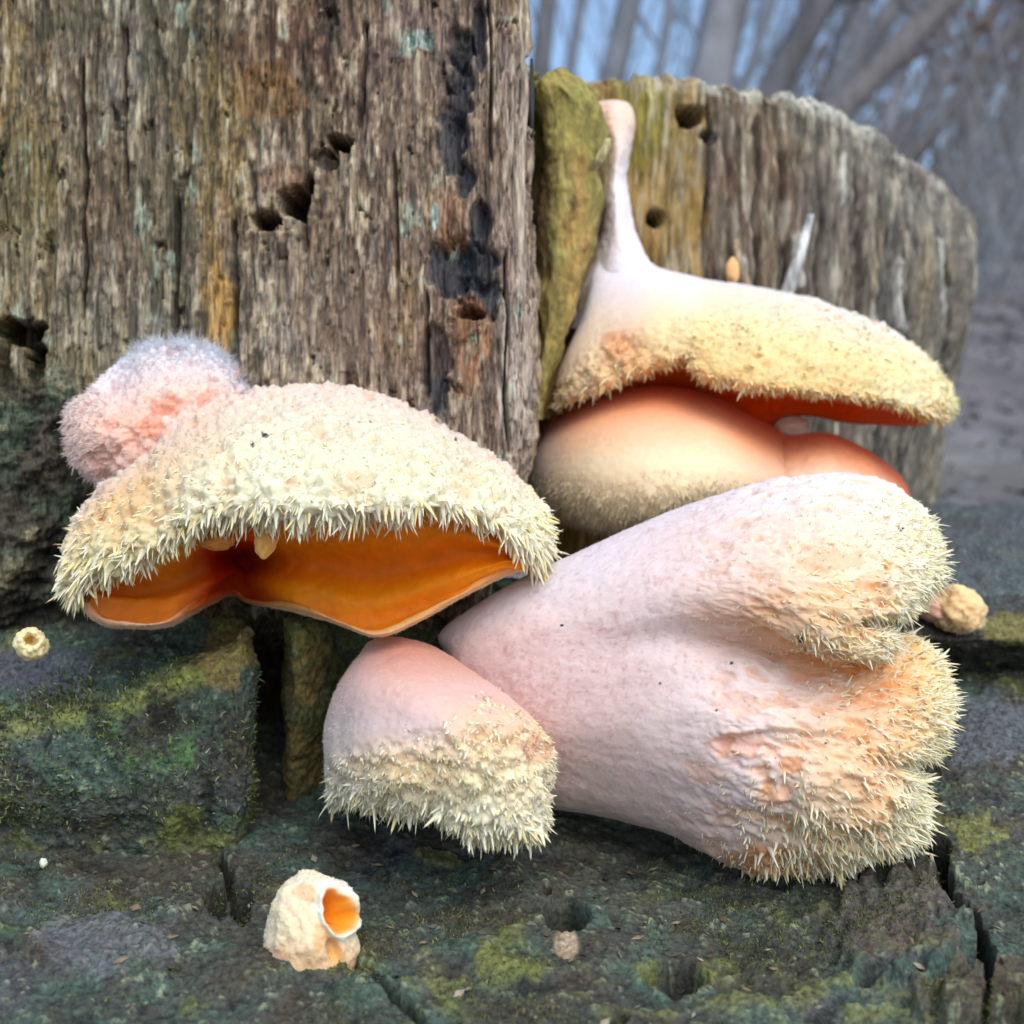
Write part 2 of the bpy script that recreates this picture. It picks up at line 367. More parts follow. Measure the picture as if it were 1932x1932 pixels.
# rear curved wall of the same stump
cols = [930, 1050, 1200, 1330, 1450, 1560, 1660, 1740, 1800, 1838, 1820, 1700]
dep = [21.5, 22.0, 22.4, 22.8, 23.4, 24.2, 25.2, 26.6, 28.4, 31, 34, 38]
top = [175, 182, 165, 164, 182, 216, 266, 325, 372, 412, 430, 430]
G = []
for cx, cd, tp in zip(cols, dep, top):
    G.append([(cx, tp+60, cd+2.5), (cx, tp+4, cd+1.0), (cx, tp+3, cd+.15), (cx, tp+35, cd), (cx+2, 380+tp*.25, cd-.1), (cx-2, 640, cd), (cx-15, 850, cd+.1), (cx-30, 1080, cd+.2)])
G = [[(a-max(0, b-460)*.13*min(1, max(0, (a-1560)/200.)), b, d) for a, b, d in col] for col in G]
p = Patch(G, 420, 300); c = p.cm; x, y, z = c[..., 0], c[..., 1], c[..., 2]
PAL2 = dict(mid=(106, 90, 72), grey=(116, 114, 106), red=(104, 78, 62), ochre=(150, 120, 62), dark=(44, 36, 30), light=(182, 170, 148))
C, n, dfine = wood_colour(p, 31, PAL2, .55, .5)
ol = 1-ss(1270, 1350, p.px+20*vn(p.py*.02, p.py*0, p.py*0, 3)+.05*p.py)
C = C*(1-.6*ol[..., None])+lin((160, 132, 64))*.6*ol[..., None]
C = mixc(C, (126, 122, 54), blob(p, 1200, 240, 60, 90, .4, 1)*.7); C = mixc(C, (108, 78, 30), blob(p, 1230, 460, 60, 60, .5, 2)*.5)
gr = ss(1460, 1540, p.px+20*vn(p.py*.02, p.py*0, p.py*0, 4))
C = C*(1-.55*gr[..., None])+lin((112, 112, 106))*.55*gr[..., None]*(1+.8*dfine[..., None])
wx = x+.1*fbm(x, y, z*.3, 40, 3); s = np.where(p.px > 1700, y, 0)*.7+x
h = .16*np.abs(fbm(s*1.5, y*0, z*.05, 80, 4, .6))+.10*fbm(s*5, y*0, z*.25, 81, 3)+.3*fbm(x*.5, y*.4, z*.2, 82, 2)
h *= ss(0, .12, p.v)*.8+.2
h += .12*fbm(x*3, y*3, z*2, 83, 3)
for cx, cy, rx, ry, dd in [(1295, 222, 28, 20, 1.2), (1238, 412, 14, 16, 1.0), (1330, 262, 22, 14, .2)]:
    m = blob(p, cx, cy, rx, ry, .25, cx); h -= dd*m; C = mixc(C, (30, 24, 22), m*.7)
for cx, cy, rx, ry in [(1505, 490, 10, 60), (1585, 340, 8, 60), (1395, 560, 12, 90), (1690, 560, 8, 90), (1310, 600, 10, 60), (1760, 520, 7, 80), (1640, 640, 8, 70)]:
    C = mixc(C, (186, 184, 176), blob(p, cx, cy, rx, ry, .5, cx)*.7); h += .1*blob(p, cx, cy, rx, ry, .5, cx)
for cx, y0, y1 in [(1330, 200, 560), (1425, 230, 560), (1545, 250, 620), (1480, 300, 600), (1620, 380, 640), (1700, 420, 680), (1780, 500, 900)]:
    q = np.abs(p.px-cx-5*vn(p.py*.012, p.py*0, p.py*0, cx)); m = (1-ss(2, 8, q))*ss(y0-20, y0+10, p.py)*(1-ss(y1-20, y1+20, p.py)); h -= .2*m; C = mixc(C, (40, 33, 30), m*.8)
fl2 = fbm(s*9, y*2, z*.8, 87, 4, .7); C = mixc(C, (176, 168, 150), ss(.1, .4, fl2)*.6); C = mixc(C, (46, 40, 36), ss(-.15, -.45, fl2)*.6); h += .06*fl2
rim = (1-ss(10, 22, p.py-np.interp(p.px, cols[:10], top[:10])))*ss(-.2, .2, fbm(x*2, y, z, 84, 3)); C = mixc(C, (190, 190, 176), rim*.5)
jag = np.exp(-((p.v-.2)/.16)**2)*fbm(s*3.5, y*0, z*0, 85, 4, .7)*.12*ss(0, .1, p.v)
p.P[..., 2] += jag*.01
p.disp(h); p.C = C
p.build('rear_wall', M_wood2, stump, label='greyish curved rear wall of the stump, ochre beside the crack')
ribbon_spl('wood_sliver', [(1530, 405, 23.1), (1510, 480, 23.0), (1482, 560, 23.1)], [6, 12, 12], .6, (190, 192, 190), stump, M_wood2, 15, 40)
ribbon_spl('wood_sliver', [(1415, 560, 22.7), (1395, 500, 22.6), (1388, 440, 22.8)], [12, 10, 5], .6, (150, 132, 108), stump, M_wood2, 16, 40)

# mossy olive splinter between the two
L = [(1006, 150), (1004, 220), (1008, 340), (1008, 450), (1008, 560), (1004, 680), (1006, 790)]
R = [(1062, 150), (1128, 215), (1144, 330), (1132, 430), (1102, 540), (1064, 650), (1030, 790)]
G = []
for f, dd in [(0, 1.6), (0, .5), (.06, .05), (.3, -.25), (.55, -.2), (.8, -.15), (.95, .1), (1.0, .7), (.98, 1.8)]:
    G.append([(l[0]*(1-f)+r[0]*f-(25 if dd > 1.5 and f == 0 else 0), l[1]*(1-f)+r[1]*f, 19.6+dd) for l, r in zip(L, R)])
G = np.array(G)
capr = G[:, :1].copy(); capr[..., 1] += 18; capr[..., 2] += 1.6; G = np.concatenate([capr, G], 1)
p = Patch(G, 150, 300); c = p.cm; x, y, z = c[..., 0], c[..., 1], c[..., 2]
C = np.broadcast_to(lin((148, 134, 78)), x.shape+(3,)).copy()
xr = x+.2*z*.3
f1 = fbm(xr*2.2, y, z*.35, 90, 4); f2 = fbm(x*3, y*3, z*2.4, 91, 4, .6)
C = mixc(C, (92, 72, 46), ss(.04, .26, f1)*.85); C = mixc(C, (166, 136, 80), ss(0, .25, -f1)*.9); C = mixc(C, (80, 66, 44), ss(.15, .4, f2)*.6); C = mixc(C, (150, 150, 90), ss(.15, .4, -f2)*.5)
C = mixc(C, (138, 134, 70), (1-ss(250, 330, p.py))*.5)
h = .28*fbm(xr*1.8, y, z*.25, 92, 4)+.16*fbm(x*2.2, y*2.2, z*1.6, 93, 4, .6)
h *= ss(0, .1, p.v)
p.P[..., 2] += (np.exp(-((p.v-.08)/.1)**2)*fbm(x*2, y*2, x*0, 94, 3)*.35)*.01
p.disp(h); p.C = C
p.build('mossy_splinter', M_split, stump)
ribbon_spl('wood_sliver', [(1148, 262, 19.2), (1136, 290, 19.1), (1120, 320, 19.2)], [5, 10, 6], .7, (168, 158, 116), stump, M_wood2, 18, 30)

# ------------------------------------------------------------------ mossy base of the stump
base = thing('mossy_stump_base', 'dark mossy cracked lower ledge of old wood that the brackets and buttons grow over', 'mossy wood')
def moss_colour(p, seed, green=0.0):
    c = p.cm; x, y, z = c[..., 0], c[..., 1], c[..., 2]
    a = fbm(x*.7, y*.7, z*.7, seed, 4); b = fbm(x*3, y*3, z*3, seed+1, 5, .65); d = fbm(x*9, y*9, z*9, seed+2, 4, .7); e = fbm(x*1.3, y*1.3, z*1.3, seed+3, 4, .6)
    C = np.broadcast_to(lin((68, 72, 64)), x.shape+(3,)).copy()
    C = mixc(C, (80, 82, 84), ss(0, .4, a)*.7)
    C = mixc(C, (70, 92, 80), ss(.0, .35, e)*.7)
    C = mixc(C, (70, 62, 50), ss(.0, .35, -e)*.7)
    C = mixc(C, (98, 102, 52), ss(.22-green, .6-green, fbm(x*1.1, y*1.1, z*1.1, seed+4, 4)+.4*b)*.85)
    C = mixc(C, (30, 30, 30), ss(-.1, -.5, b)*.75)
    C = mixc(C, (150, 160, 130), ss(.25, .5, d+.3*b)*.55)
    return C, a, b, d, e
cols = [-260, 0, 250, 500, 800, 1100, 1400, 1650, 1800, 1950, 2250]
rowd = [(1150, 24), (1290, 20.5), (1420, 18.4), (1560, 16.6), (1700, 14.3), (1850, 12.4), (2060, 10.6), (2500, 8.2)]
G = []
for ri, (ry, rd) in enumerate(rowd):
    row = []
    for cx in cols:
        yy, dd = ry, rd
        if cx > 1600:
            k = min(1, (cx-1600)/150.)
            yy = ry+k*[-0, 0, -50, -70, -50, -20, 0, 0][ri]; dd = rd+k*[-2.6, -1.2, -.6, -.5, 0, 0, 0, 0][ri]
        row.append((cx, yy, dd))
    G.append(row)
p = Patch(G, 420, 640); C, a, b, d, e = moss_colour(p, 120)
c = p.cm; x, y, z = c[..., 0], c[..., 1], c[..., 2]
h = .26*fbm(x*.55, y*.55, z*.5, 130, 3)+.13*b+.05*d+.1*fbm(x*1.6, y*1.6, z*1.6, 131, 3)
def pit(cx, cy, rx, ry, dd, cm=.7, col=(22, 20, 19), rough=.35):
    global h, C
    m = blob(p, cx, cy, rx, ry, rough, int(cx)); h = h-dd*m; C = mixc(C, col, m*cm)  # sinks the pit and paints its inner shade near black
for t in [(1067, 1728, 42, 30, .9), (1275, 1838, 52, 38, 1.0), (435, 1695, 46, 40, .6), (1770, 1608, 26, 22, .6), (1775, 1672, 22, 20, .6), (1032, 1682, 8, 10, .3), (1160, 1930, 26, 14, .4), (1470, 1672, 20, 10, .2)]: pit(*t)
def crack(pts, w, dd):
    global h, C
    q = np.full(p.px.shape, 1e9)
    for (x0, y0), (x1, y1) in zip(pts[:-1], pts[1:]):
        t = np.clip(((p.px-x0)*(x1-x0)+(p.py-y0)*(y1-y0))/((x1-x0)**2+(y1-y0)**2), 0, 1)
        q = np.minimum(q, np.hypot(p.px-x0-t*(x1-x0), p.py-y0-t*(y1-y0)))
    q = q+7*fbm(p.px*.05, p.py*.05, p.px*0, 140, 3)
    m = 1-ss(w*.4, w*1.2, q); h = h-dd*m; C = mixc(C, (34, 26, 26), m*.75)
crack([(668, 1818), (715, 1850), (760, 1885), (800, 1935), (850, 2010)], 11, .6)
crack([(390, 1560), (430, 1640), (445, 1700)], 9, .4)
crack([(1740, 1590), (1780, 1620), (1775, 1680), (1845, 1735), (1868, 1800), (1862, 1860), (1740, 1900)], 11, .6)
crack([(1845, 1735), (1860, 1900), (1850, 1990)], 8, .5)
C = mixc(C, (118, 120, 62), np.clip(blob(p, 1350, 1900, 380, 90, .8, 3)+blob(p, 860, 1880, 160, 90, .8, 4), 0, 1)*ss(-.1, .35, b+.4*a)*.5)
C = mixc(C, (116, 118, 66), blob(p, 1840, 1575, 50, 34, 1.1, 9, .06)*.7); C = mixc(C, (92, 98, 106), blob(p, 1850, 1380, 130, 70, .5, 8)*.6)
C = mixc(C, (108, 112, 116), blob(p, 200, 1770, 130, 70, .6, 11)*.5); C = mixc(C, (96, 84, 76), blob(p, 1690, 1740, 120, 80, .6, 12)*.5); C = mixc(C, (92, 80, 62), blob(p, 1850, 1900, 110, 60, .5, 13)*.6)
C = mixc(C, (170, 150, 124), blob(p, 1068, 1780, 28, 22, .4, 14)*.7)
h += .2*blob(p, 1690, 1760, 130, 90, .6, 12)+.35*blob(p, 1860, 1910, 120, 60, .4, 13)+.1*blob(p, 160, 1780, 140, 60, .6, 11)
p.disp(h); p.C = C; p.build('lower_ledge', M_soil, base); LEDGE = p

def block(name, G, n0, n1, seed, green, tint=None, parent=base, amp=1.0):
    p = Patch(G, n0, n1); C, a, b, d, e = moss_colour(p, seed, green); c = p.cm; x, y, z = c[..., 0], c[..., 1], c[..., 2]
    if tint is not None: C = tint(p, C, b)
    p.disp(amp*.8*(.25*fbm(x*.8, y*.8, z*.8, seed+9, 3)+.16*b+.04*d)); p.C = C; p.build(name, M_soil, parent); return p
E = lambda x: float(np.interp(x, [-260, 0, 150, 300, 400, 470, 482], [1400, 1352, 1330, 1290, 1240, 1196, 1196]))
G = []
for cx, k in [(-260, 0), (0, 0), (120, 0), (250, 0), (350, 0), (430, 0), (458, .05), (468, .5), (462, 1.8), (456, 3)]:
    e_ = E(cx)
    G.append([(cx, 1100, 18.5+k), (cx, min(1215, e_-14), 17.6+k), (cx, e_-8, 16.2+k*.9), (cx, e_+8, 15.85+k), (cx+(4 if k else 0), e_*.6+1560*.4, 15.6+k), (cx+(8 if k else 0), e_*.2+1560*.8, 15.6+k), (cx-(10 if k else 0), 1575, 15.9+k), (cx-(20 if k else 0), 1680, 16.2+k)])
def t1(p, C, b):
    C = mixc(C, (140, 144, 70), np.clip(1-np.abs(p.py-np.interp(p.px, [0, 150, 300, 400, 470], [1370, 1345, 1305, 1260, 1220]))/38, 0, 1)*ss(-.25, .25, b+.2)*.85)
    C = mixc(C, (78, 78, 94), blob(p, 60, 1265, 110, 45, .4, 2)*.6); C = mixc(C, (132, 112, 66), blob(p, 430, 1240, 50, 60, .5, 3)*.7)
    C = mixc(C, (84, 116, 72), blob(p, 310, 1400, 110, 70, .6, 4)*ss(-.1, .3, b)*.8); C = mixc(C, (40, 36, 34), blob(p, 300, 1340, 30, 22, .4, 5)*.8)
    return C
BL = block('ledge_block', G, 330, 330, 150, .12, t1)
G = []
for cx, k in [(556, 2.6), (546, 1.4), (541, .4), (552, .02), (590, .2), (650, .8), (740, 1.3), (860, 1.6), (980, 1.8)]:
    G.append([(cx, 1090, 18.8), (cx, 1160, 17.2+k), (cx, 1190, 16.4+k), (cx, 1300, 16.4+k), (cx, 1400, 16.7+k), (cx, 1480, 17.3+k), (cx, 1600, 18+k)])
def t2(p, C, b):
    C = mixc(C, (136, 116, 62), ss(-.3, .2, -b)*(1-ss(560, 640, p.px-.2*(p.py-1200)))*.8); return mixc(C, (84, 92, 30), ss(-.2, .3, b)*.5)
block('wood_block', G, 200, 160, 170, .05, t2)
# far right shelf of the base with a hollow under it
G = []
for cx in [1560, 1680, 1760, 1850, 1950, 2100, 2400]:
    G.append([(cx, 950+.02*(cx-1560), 34), (cx, 968, 27), (cx, 1030, 22.5), (cx, 1130, 19.5), (cx, 1196, 18.4), (cx, 1212, 18.4), (cx, 1240, 19.0), (cx, 1290, 19.6), (cx, 1380, 19.8)])
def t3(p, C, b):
    C = mixc(C, (86, 92, 100), (1-ss(1080, 1180, p.py))*.55); C = mixc(C, (40, 38, 32), ss(1205, 1225, p.py)*.6)  # shade under the shelf lip painted as a darker tone
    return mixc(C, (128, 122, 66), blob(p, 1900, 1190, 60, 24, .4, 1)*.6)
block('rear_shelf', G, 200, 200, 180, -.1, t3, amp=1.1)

# ------------------------------------------------------------------ bracket fungi
CREAM, WHITE, PINK, LILAC, PEACH, ORANGE, AMBER = (246, 226, 178), (248, 238, 208), (238, 206, 192), (230, 214, 216), (232, 172, 112), (226, 96, 6), (150, 46, 4)
def fung(p, lump=.08, pore=.0, fine=.02, seed=0, mask=1.0, pcol=PEACH, f=1.0):
    """clumpy felt: rounded lumps, small craters with deeper colour, fine grain"""
    c = p.cm; x, y, z = c[..., 0]*f, c[..., 1]*f, c[..., 2]*f
    d1, d2 = worley(x*5+.5*vn(x*3, y*3, z*3, seed), y*5, z*5, seed)
    e1, e2 = worley(x*10, y*10, z*10, seed+3)
    n = fbm(x*2.2, y*2.2, z*2.2, seed+7, 4)
    h = lump*((.5-d1)*1.1+(.5-e1)*.5)*mask+lump*.9*n*(.2+.8*mask)+fine*fbm(x*14, y*14, z*14, seed+9, 3)
    p.C = np.clip(p.C*(1+.05*n[..., None]), 0, .9)
    if pore:
        m = ss(.12, .42, fbm(x*3.3, y*3.3, z*3.3, seed+12, 4, .6)+.25*(d1-.4))*mask
        p.C = mixc(p.C, pcol, m*pore); h = h-.05*m
    p.disp(h); p.renorm(); return d1
def smooth_lip(p): return p

# --- main spiny white bracket (left)
A = thing('spiny_bracket', 'wide spiny cream white bracket with bright orange underside, left of centre against the stump', 'bracket fungus', group='spiny bracket fungi')
K = [
 [(250, 985, 17.9), (215, 1000, 17.4), (185, 1040, 17), (180, 1080, 16.8), (190, 1105, 16.6), (200, 1105, 16.9)],
 [(240, 935, 17.9), (146, 1000, 16.5), (118, 1052, 15.5), (116, 1095, 15.0), (138, 1128, 14.8), (172, 1114, 15.2)],
 [(262, 862, 17.9), (200, 912, 16.3), (172, 980, 15.0), (166, 1045, 14.5), (196, 1092, 14.6), (222, 1084, 15.3)],
 [(330, 800, 17.9), (292, 828, 16.4), (272, 920, 14.8), (272, 1010, 14.2), (285, 1056, 14.4), (300, 1046, 15.2)],
 [(430, 750, 17.9), (400, 768, 16.4), (380, 860, 14.5), (375, 950, 13.9), (380, 1004, 14.2), (392, 994, 15.1)],
 [(520, 735, 17.9), (500, 746, 16.4), (498, 850, 14.3), (495, 940, 13.6), (492, 985, 13.9), (500, 974, 14.8)],
 [(610, 728, 17.9), (610, 740, 16.3), (620, 850, 14.1), (622, 945, 13.4), (622, 986, 13.7), (622, 972, 14.6)],
 [(700, 742, 17.9), (702, 752, 16.3), (720, 860, 14.1), (730, 948, 13.4), (735, 976, 13.8), (735, 962, 14.6)],
 [(790, 778, 17.9), (800, 792, 16.3), (822, 880, 14.3), (835, 948, 13.8), (842, 964, 14.1), (840, 952, 14.9)],
 [(870, 820, 17.9), (895, 842, 16.4), (915, 912, 14.9), (925, 968, 14.5), (922, 990, 14.7), (912, 982, 15.3)],
 [(935, 868, 17.9), (965, 892, 16.6), (985, 948, 15.4), (990, 1005, 15.1), (975, 1030, 15.1), (958, 1020, 15.6)],
 [(970, 920, 17.9), (1016, 950, 16.7), (1032, 992, 15.9), (1028, 1036, 15.6), (1003, 1066, 15.5), (982, 1058, 15.9)],
 [(985, 980, 17.9), (1034, 1008, 17.0), (1044, 1036, 16.5), (1036, 1062, 16.2), (1010, 1080, 16.0), (995, 1075, 16.3)],
 [(985, 1030, 18), (1010, 1045, 17.6), (1016, 1056, 17.3), (1012, 1068, 17.1), (1004, 1078, 17), (1000, 1075, 17.2)]]
CL, CW, CY = (228, 216, 216), (248, 238, 206), (244, 234, 200)
C = [[PINK, PINK, WHITE, CREAM, CREAM, PEACH]]*2+[[LILAC, (236, 214, 206), (238, 196, 142), CREAM, CREAM, PEACH]]*2+[[LILAC, PINK, (242, 222, 190), CW, CREAM, PEACH]]+[[PINK, (242, 222, 206), CW, CW, (232, 218, 196), (226, 150, 90)]]*6+[[PINK, CREAM, CW, CW, (226, 216, 204), (226, 150, 90)]]*3
pA = Patch(K, 440, 280, C)
fung(pA, .12, .3, .025, 201)
for cx, cy, r_ in [(500, 820, 7), (476, 838, 4), (398, 960, 5), (700, 790, 3), (860, 830, 3)]: pA.C = mixc(pA.C, (58, 56, 62), blob(pA, cx, cy, r_, r_, .3, cx))
pA.build('cap', M_thin, A)
cm_ = pA.cm
gv = np.stack([np.clip((pA.px-560)/700, -1, 1)*.5, np.full(pA.px.shape, -.2), -.75*ss(.2, .75, pA.v)-.1+.3*(1-ss(0, .35, pA.v))], -1)
gv = np.where(pA.sign > 0, gv, gv)
front = ss(.12, .25, pA.v)*(1-ss(.84, .94, pA.v))
edge = ss(.5, .72, pA.v)*(1-ss(.86, .94, pA.v))
Lf = .05+.05*front+.085*edge+.08*ss(930, 1010, pA.px)+.03*(1-ss(150, 230, pA.px))*ss(.15, .3, pA.v)*(1-ss(.84, .94, pA.v))
spines(pA, A, .12+front*ss(.2, .5, pA.v)+.25*front, 1100, Lf*1.05, .038, gv, .35, 0, clump=3, mat=M_spine, yellow=.3)
spines(pA, A, front, 1500, .03+.3*Lf, .022, gv, .5, 0, clump=3, mat=M_spine, fine=True, name='matted_coat')
gd = gv*np.array([1.1, 1, 1.35])
spines(pA, A, edge*1.8+.06*front+.5*ss(950, 1010, pA.px)*front+.4*(1-ss(150, 220, pA.px))*front, 900, Lf*1.15, .07, gd, .12, 150, mat=M_spine, clump=0, yellow=.3, name='spine_fringe', Lr=(.7, 1.15), bendz=-.4)
spines(pA, A, (1-ss(.35, .5, pA.v))*ss(.1, .15, pA.v)+.15, 12000, np.full(pA.px.shape, .045), .010, (0, -.1, .2), .5, 0, mat=M_spine, fine=True, name='velvet_coat')

g = lambda *r: list(r)
K = [  # columns of the hollow orange underside
 g((170, 1108, 15.2), (172, 1112, 15.5), (174, 1118, 15.8), (174, 1126, 15.6), (170, 1132, 15.2), (152, 1142, 15.1), (140, 1130, 15.3), (170, 1120, 17)),
 g((205, 1078, 15.0), (206, 1092, 15.6), (208, 1112, 16.1), (204, 1136, 15.8), (196, 1158, 15.2), (186, 1172, 15.1), (190, 1176, 15.6), (215, 1150, 17.4)),
 g((262, 1060, 15.0), (263, 1082, 15.8), (264, 1115, 16.4), (262, 1142, 16.0), (254, 1166, 15.1), (246, 1182, 15.0), (250, 1184, 15.6), (270, 1160, 17.5)),
 g((330, 1032, 14.9), (332, 1060, 15.8), (333, 1100, 16.5), (332, 1135, 16.1), (322, 1160, 15.2), (318, 1177, 15.1), (322, 1180, 15.7), (335, 1150, 17.6)),
 g((392, 1000, 14.8), (396, 1030, 15.8), (400, 1070, 16.6), (398, 1108, 16.5), (392, 1130, 16.0), (388, 1144, 15.9), (390, 1145, 16.3), (395, 1130, 17.7)),
 g((432, 992, 14.7), (434, 1020, 15.9), (436, 1050, 16.9), (436, 1080, 17.1), (436, 1112, 16.9), (436, 1122, 16.9), (436, 1124, 17.2), (436, 1115, 17.8)),
 g((470, 990, 14.6), (470, 1020, 15.9), (470, 1060, 16.9), (470, 1095, 16.9), (472, 1124, 16.6), (472, 1136, 16.5), (474, 1138, 16.9), (475, 1125, 17.8)),
 g((540, 986, 14.4), (540, 1020, 15.6), (540, 1065, 16.4), (540, 1108, 16.2), (545, 1138, 15.7), (548, 1150, 15.6), (550, 1152, 16.1), (550, 1130, 17.7)),
 g((620, 986, 14.4), (620, 1025, 15.5), (620, 1075, 16.1), (622, 1125, 15.7), (628, 1160, 15.1), (632, 1173, 15.05), (634, 1175, 15.6), (630, 1140, 17.6)),
 g((700, 980, 14.4), (700, 1025, 15.3), (702, 1085, 15.8), (704, 1145, 15.4), (706, 1184, 14.8), (708, 1198, 14.8), (710, 1198, 15.4), (705, 1150, 17.5)),
 g((780, 972, 14.6), (782, 1015, 15.2), (784, 1075, 15.6), (784, 1128, 15.3), (782, 1160, 14.9), (782, 1174, 14.9), (785, 1172, 15.5), (790, 1120, 17.5)),
 g((870, 978, 14.9), (872, 1012, 15.2), (874, 1052, 15.5), (874, 1090, 15.3), (872, 1112, 15.1), (874, 1124, 15.1), (878, 1122, 15.7), (880, 1090, 17.4)),
 g((940, 1015, 15.4), (942, 1030, 15.5), (946, 1048, 15.7), (948, 1066, 15.6), (948, 1076, 15.5), (952, 1087, 15.5), (955, 1086, 16), (945, 1070, 17.4)),
 g((985, 1052, 15.9), (986, 1056, 15.9), (988, 1062, 16), (990, 1068, 15.9), (992, 1072, 15.8), (996, 1078, 15.8), (998, 1078, 16.3), (985, 1070, 17.4))]
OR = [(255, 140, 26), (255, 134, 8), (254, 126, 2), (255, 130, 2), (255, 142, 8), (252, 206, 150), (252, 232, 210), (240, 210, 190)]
OD = [(230, 100, 16), (206, 60, 6), (170, 36, 3), (176, 40, 4), (200, 74, 14), (220, 140, 80), (210, 160, 120), (150, 100, 80)]  # shade of the deep central hollow put into the orange
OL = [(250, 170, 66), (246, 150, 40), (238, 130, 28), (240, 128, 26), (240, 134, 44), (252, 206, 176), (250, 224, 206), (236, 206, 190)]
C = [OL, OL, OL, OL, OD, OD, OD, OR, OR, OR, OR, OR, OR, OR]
K = [[(a, b, 15+(d-15)*(.3+.7*math.exp(-((a-470)/55)**2)) if q < 5 else d) for q, (a, b, d) in enumerate(r)] for r in K]
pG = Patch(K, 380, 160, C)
c = pG.cm
# thin gill folds run round the hollow from the attachment to the margin
ph = pG.v*20+3.0*fbm(c[..., 0]*.5, c[..., 1]*.5, c[..., 2]*.6, 210, 3)
q = ss(.02, .2, pG.v)*(1-ss(.5, .66, pG.v))
inn = 1-ss(.58, .68, pG.v)
pG.C = np.clip(pG.C*(1+.16*np.sin(ph)[..., None]*inn[..., None]+.12*fbm(c[..., 0]*3, c[..., 1]*3, c[..., 2]*3, 212, 3)[..., None]), 0, .9)
pG.disp(.075*np.sin(ph)*inn+.05*fbm(c[..., 0]*1.2, c[..., 1]*1.2, c[..., 2]*1.2, 211, 3)*inn+.02*fbm(c[..., 0]*8, c[..., 1]*8, c[..., 2]*8, 213, 3))
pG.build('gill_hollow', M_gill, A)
lipm = ss(.62, .7, pG.v)*(1-ss(.86, .92, pG.v))
spines(pG, A, lipm, 2500, np.full(pG.px.shape, .025), .010, (0, -.4, -.2), .4, 0, mat=M_spine, fine=True, ct=(250, 236, 216), name='margin_fuzz')
def lobe(name, K, par, col, mat, n=(60, 60), amp=.03, seed=1, **k):
    p = Patch(K, n[0], n[1], col); fung(p, amp, 0, .01, seed); p.build(name, mat, par, **k); return p
def blobmesh(name, ctr, rad, par, col, mat, seed, amp=.15, n=40, squash=(1, 1, 1), tilt=0, f=1.0):
    """uneven rounded body at (px,py,Y), radii in px at that depth"""
    th, phi = np.meshgrid(np.linspace(0, math.pi, n), np.linspace(0, 2*math.pi, n*2), indexing='ij')
    d = np.stack([np.sin(th)*np.cos(phi), np.sin(th)*np.sin(phi), np.cos(th)], -1)
    k = T/966*ctr[2]*.01; c0 = W(ctr)
    nz = fbm(d[..., 0]*2.2*f, d[..., 1]*2.2*f, d[..., 2]*2.2*f, seed, 4)
    R = Matrix.Rotation(tilt, 3, 'Y'); R = np.array(R)
    P = (d*(1+amp*nz[..., None])*np.array(rad)*k)@R.T+c0
    C = np.broadcast_to(lin(col), P.shape)*(1+.12*nz[..., None])
    F = grid_faces(n, n*2)
    return obj(name, mesh_from(name, P, F[:, ::-1], None, np.clip(C, 0, 1), mat), par), P, d
blobmesh('hanging_tooth', (500, 1020, 14.2), (20, 20, 34), A, (238, 176, 96), M_cap, 3, .25)
blobmesh('gill_lump', (410, 1020, 14.7), (34, 30, 18), A, (234, 158, 78), M_cap, 4, .25)

# --- pink fuzzy knob behind the main bracket
B = thing('pink_fuzzy_knob', 'pale pink fuzzy knob with orange pits, above the spiny white bracket at left', 'fungus')
K = [
 [(150, 800, 17.8), (150, 820, 17.6), (150, 850, 17.5), (165, 880, 17.5), (190, 900, 17.6)],
 [(140, 755, 17.6), (126, 790, 16.9), (130, 830, 16.6), (150, 880, 16.5), (190, 925, 16.7)],
 [(180, 730, 17.5), (160, 745, 16.9), (175, 800, 16.1), (200, 860, 16.0), (240, 920, 16.2)],
 [(215, 690, 17.7), (212, 712, 17.0), (240, 780, 16.0), (265, 850, 15.9), (300, 910, 16.1)],
 [(270, 645, 17.9), (270, 662, 17.2), (300, 740, 16.2), (330, 830, 15.9), (360, 900, 16.1)],
 [(335, 640, 17.9), (338, 654, 17.2), (360, 730, 16.3), (390, 820, 16.0), (410, 890, 16.1)],
 [(400, 655, 17.9), (402, 672, 17.2), (410, 735, 16.5), (430, 810, 16.2), (450, 880, 16.3)],
 [(445, 690, 17.9), (446, 704, 17.3), (450, 750, 16.9), (465, 810, 16.6), (480, 870, 16.6)],
 [(480, 740, 17.9), (476, 745, 17.6), (484, 780, 17.3), (500, 820, 17.2), (510, 860, 17.2)]]
C = [[(226, 226, 236), (236, 214, 206), (238, 198, 178), (230, 188, 174), (228, 198, 190)]]*3+[[(220, 228, 240), (232, 224, 228), (240, 192, 168), (234, 184, 164), (228, 200, 190)]]+[[(214, 226, 240), (222, 222, 232), (236, 206, 190), (232, 196, 180), (226, 206, 206)]]*3+[[(210, 222, 236), (224, 220, 228), (230, 208, 204), (232, 208, 202), (226, 206, 206)]]*2
pB = Patch(K, 180, 160, C)
fung(pB, .08, .35, .02, 240, pcol=(226, 132, 104), f=1.15)
for cx, cy, r in [(390, 748, 18), (450, 700, 12), (310, 765, 22), (285, 800, 22)]: pB.C = mixc(pB.C, (230, 138, 100), blob(pB, cx, cy, r*1.2, r, 1.1, cx, .08)*.6)
pB.build('knob_body', M_cap, B)
out = np.stack([-.5*(1-ss(200, 330, pB.px)), np.full(pB.px.shape, -.2), .25*(1-ss(.2, .5, pB.v))], -1)
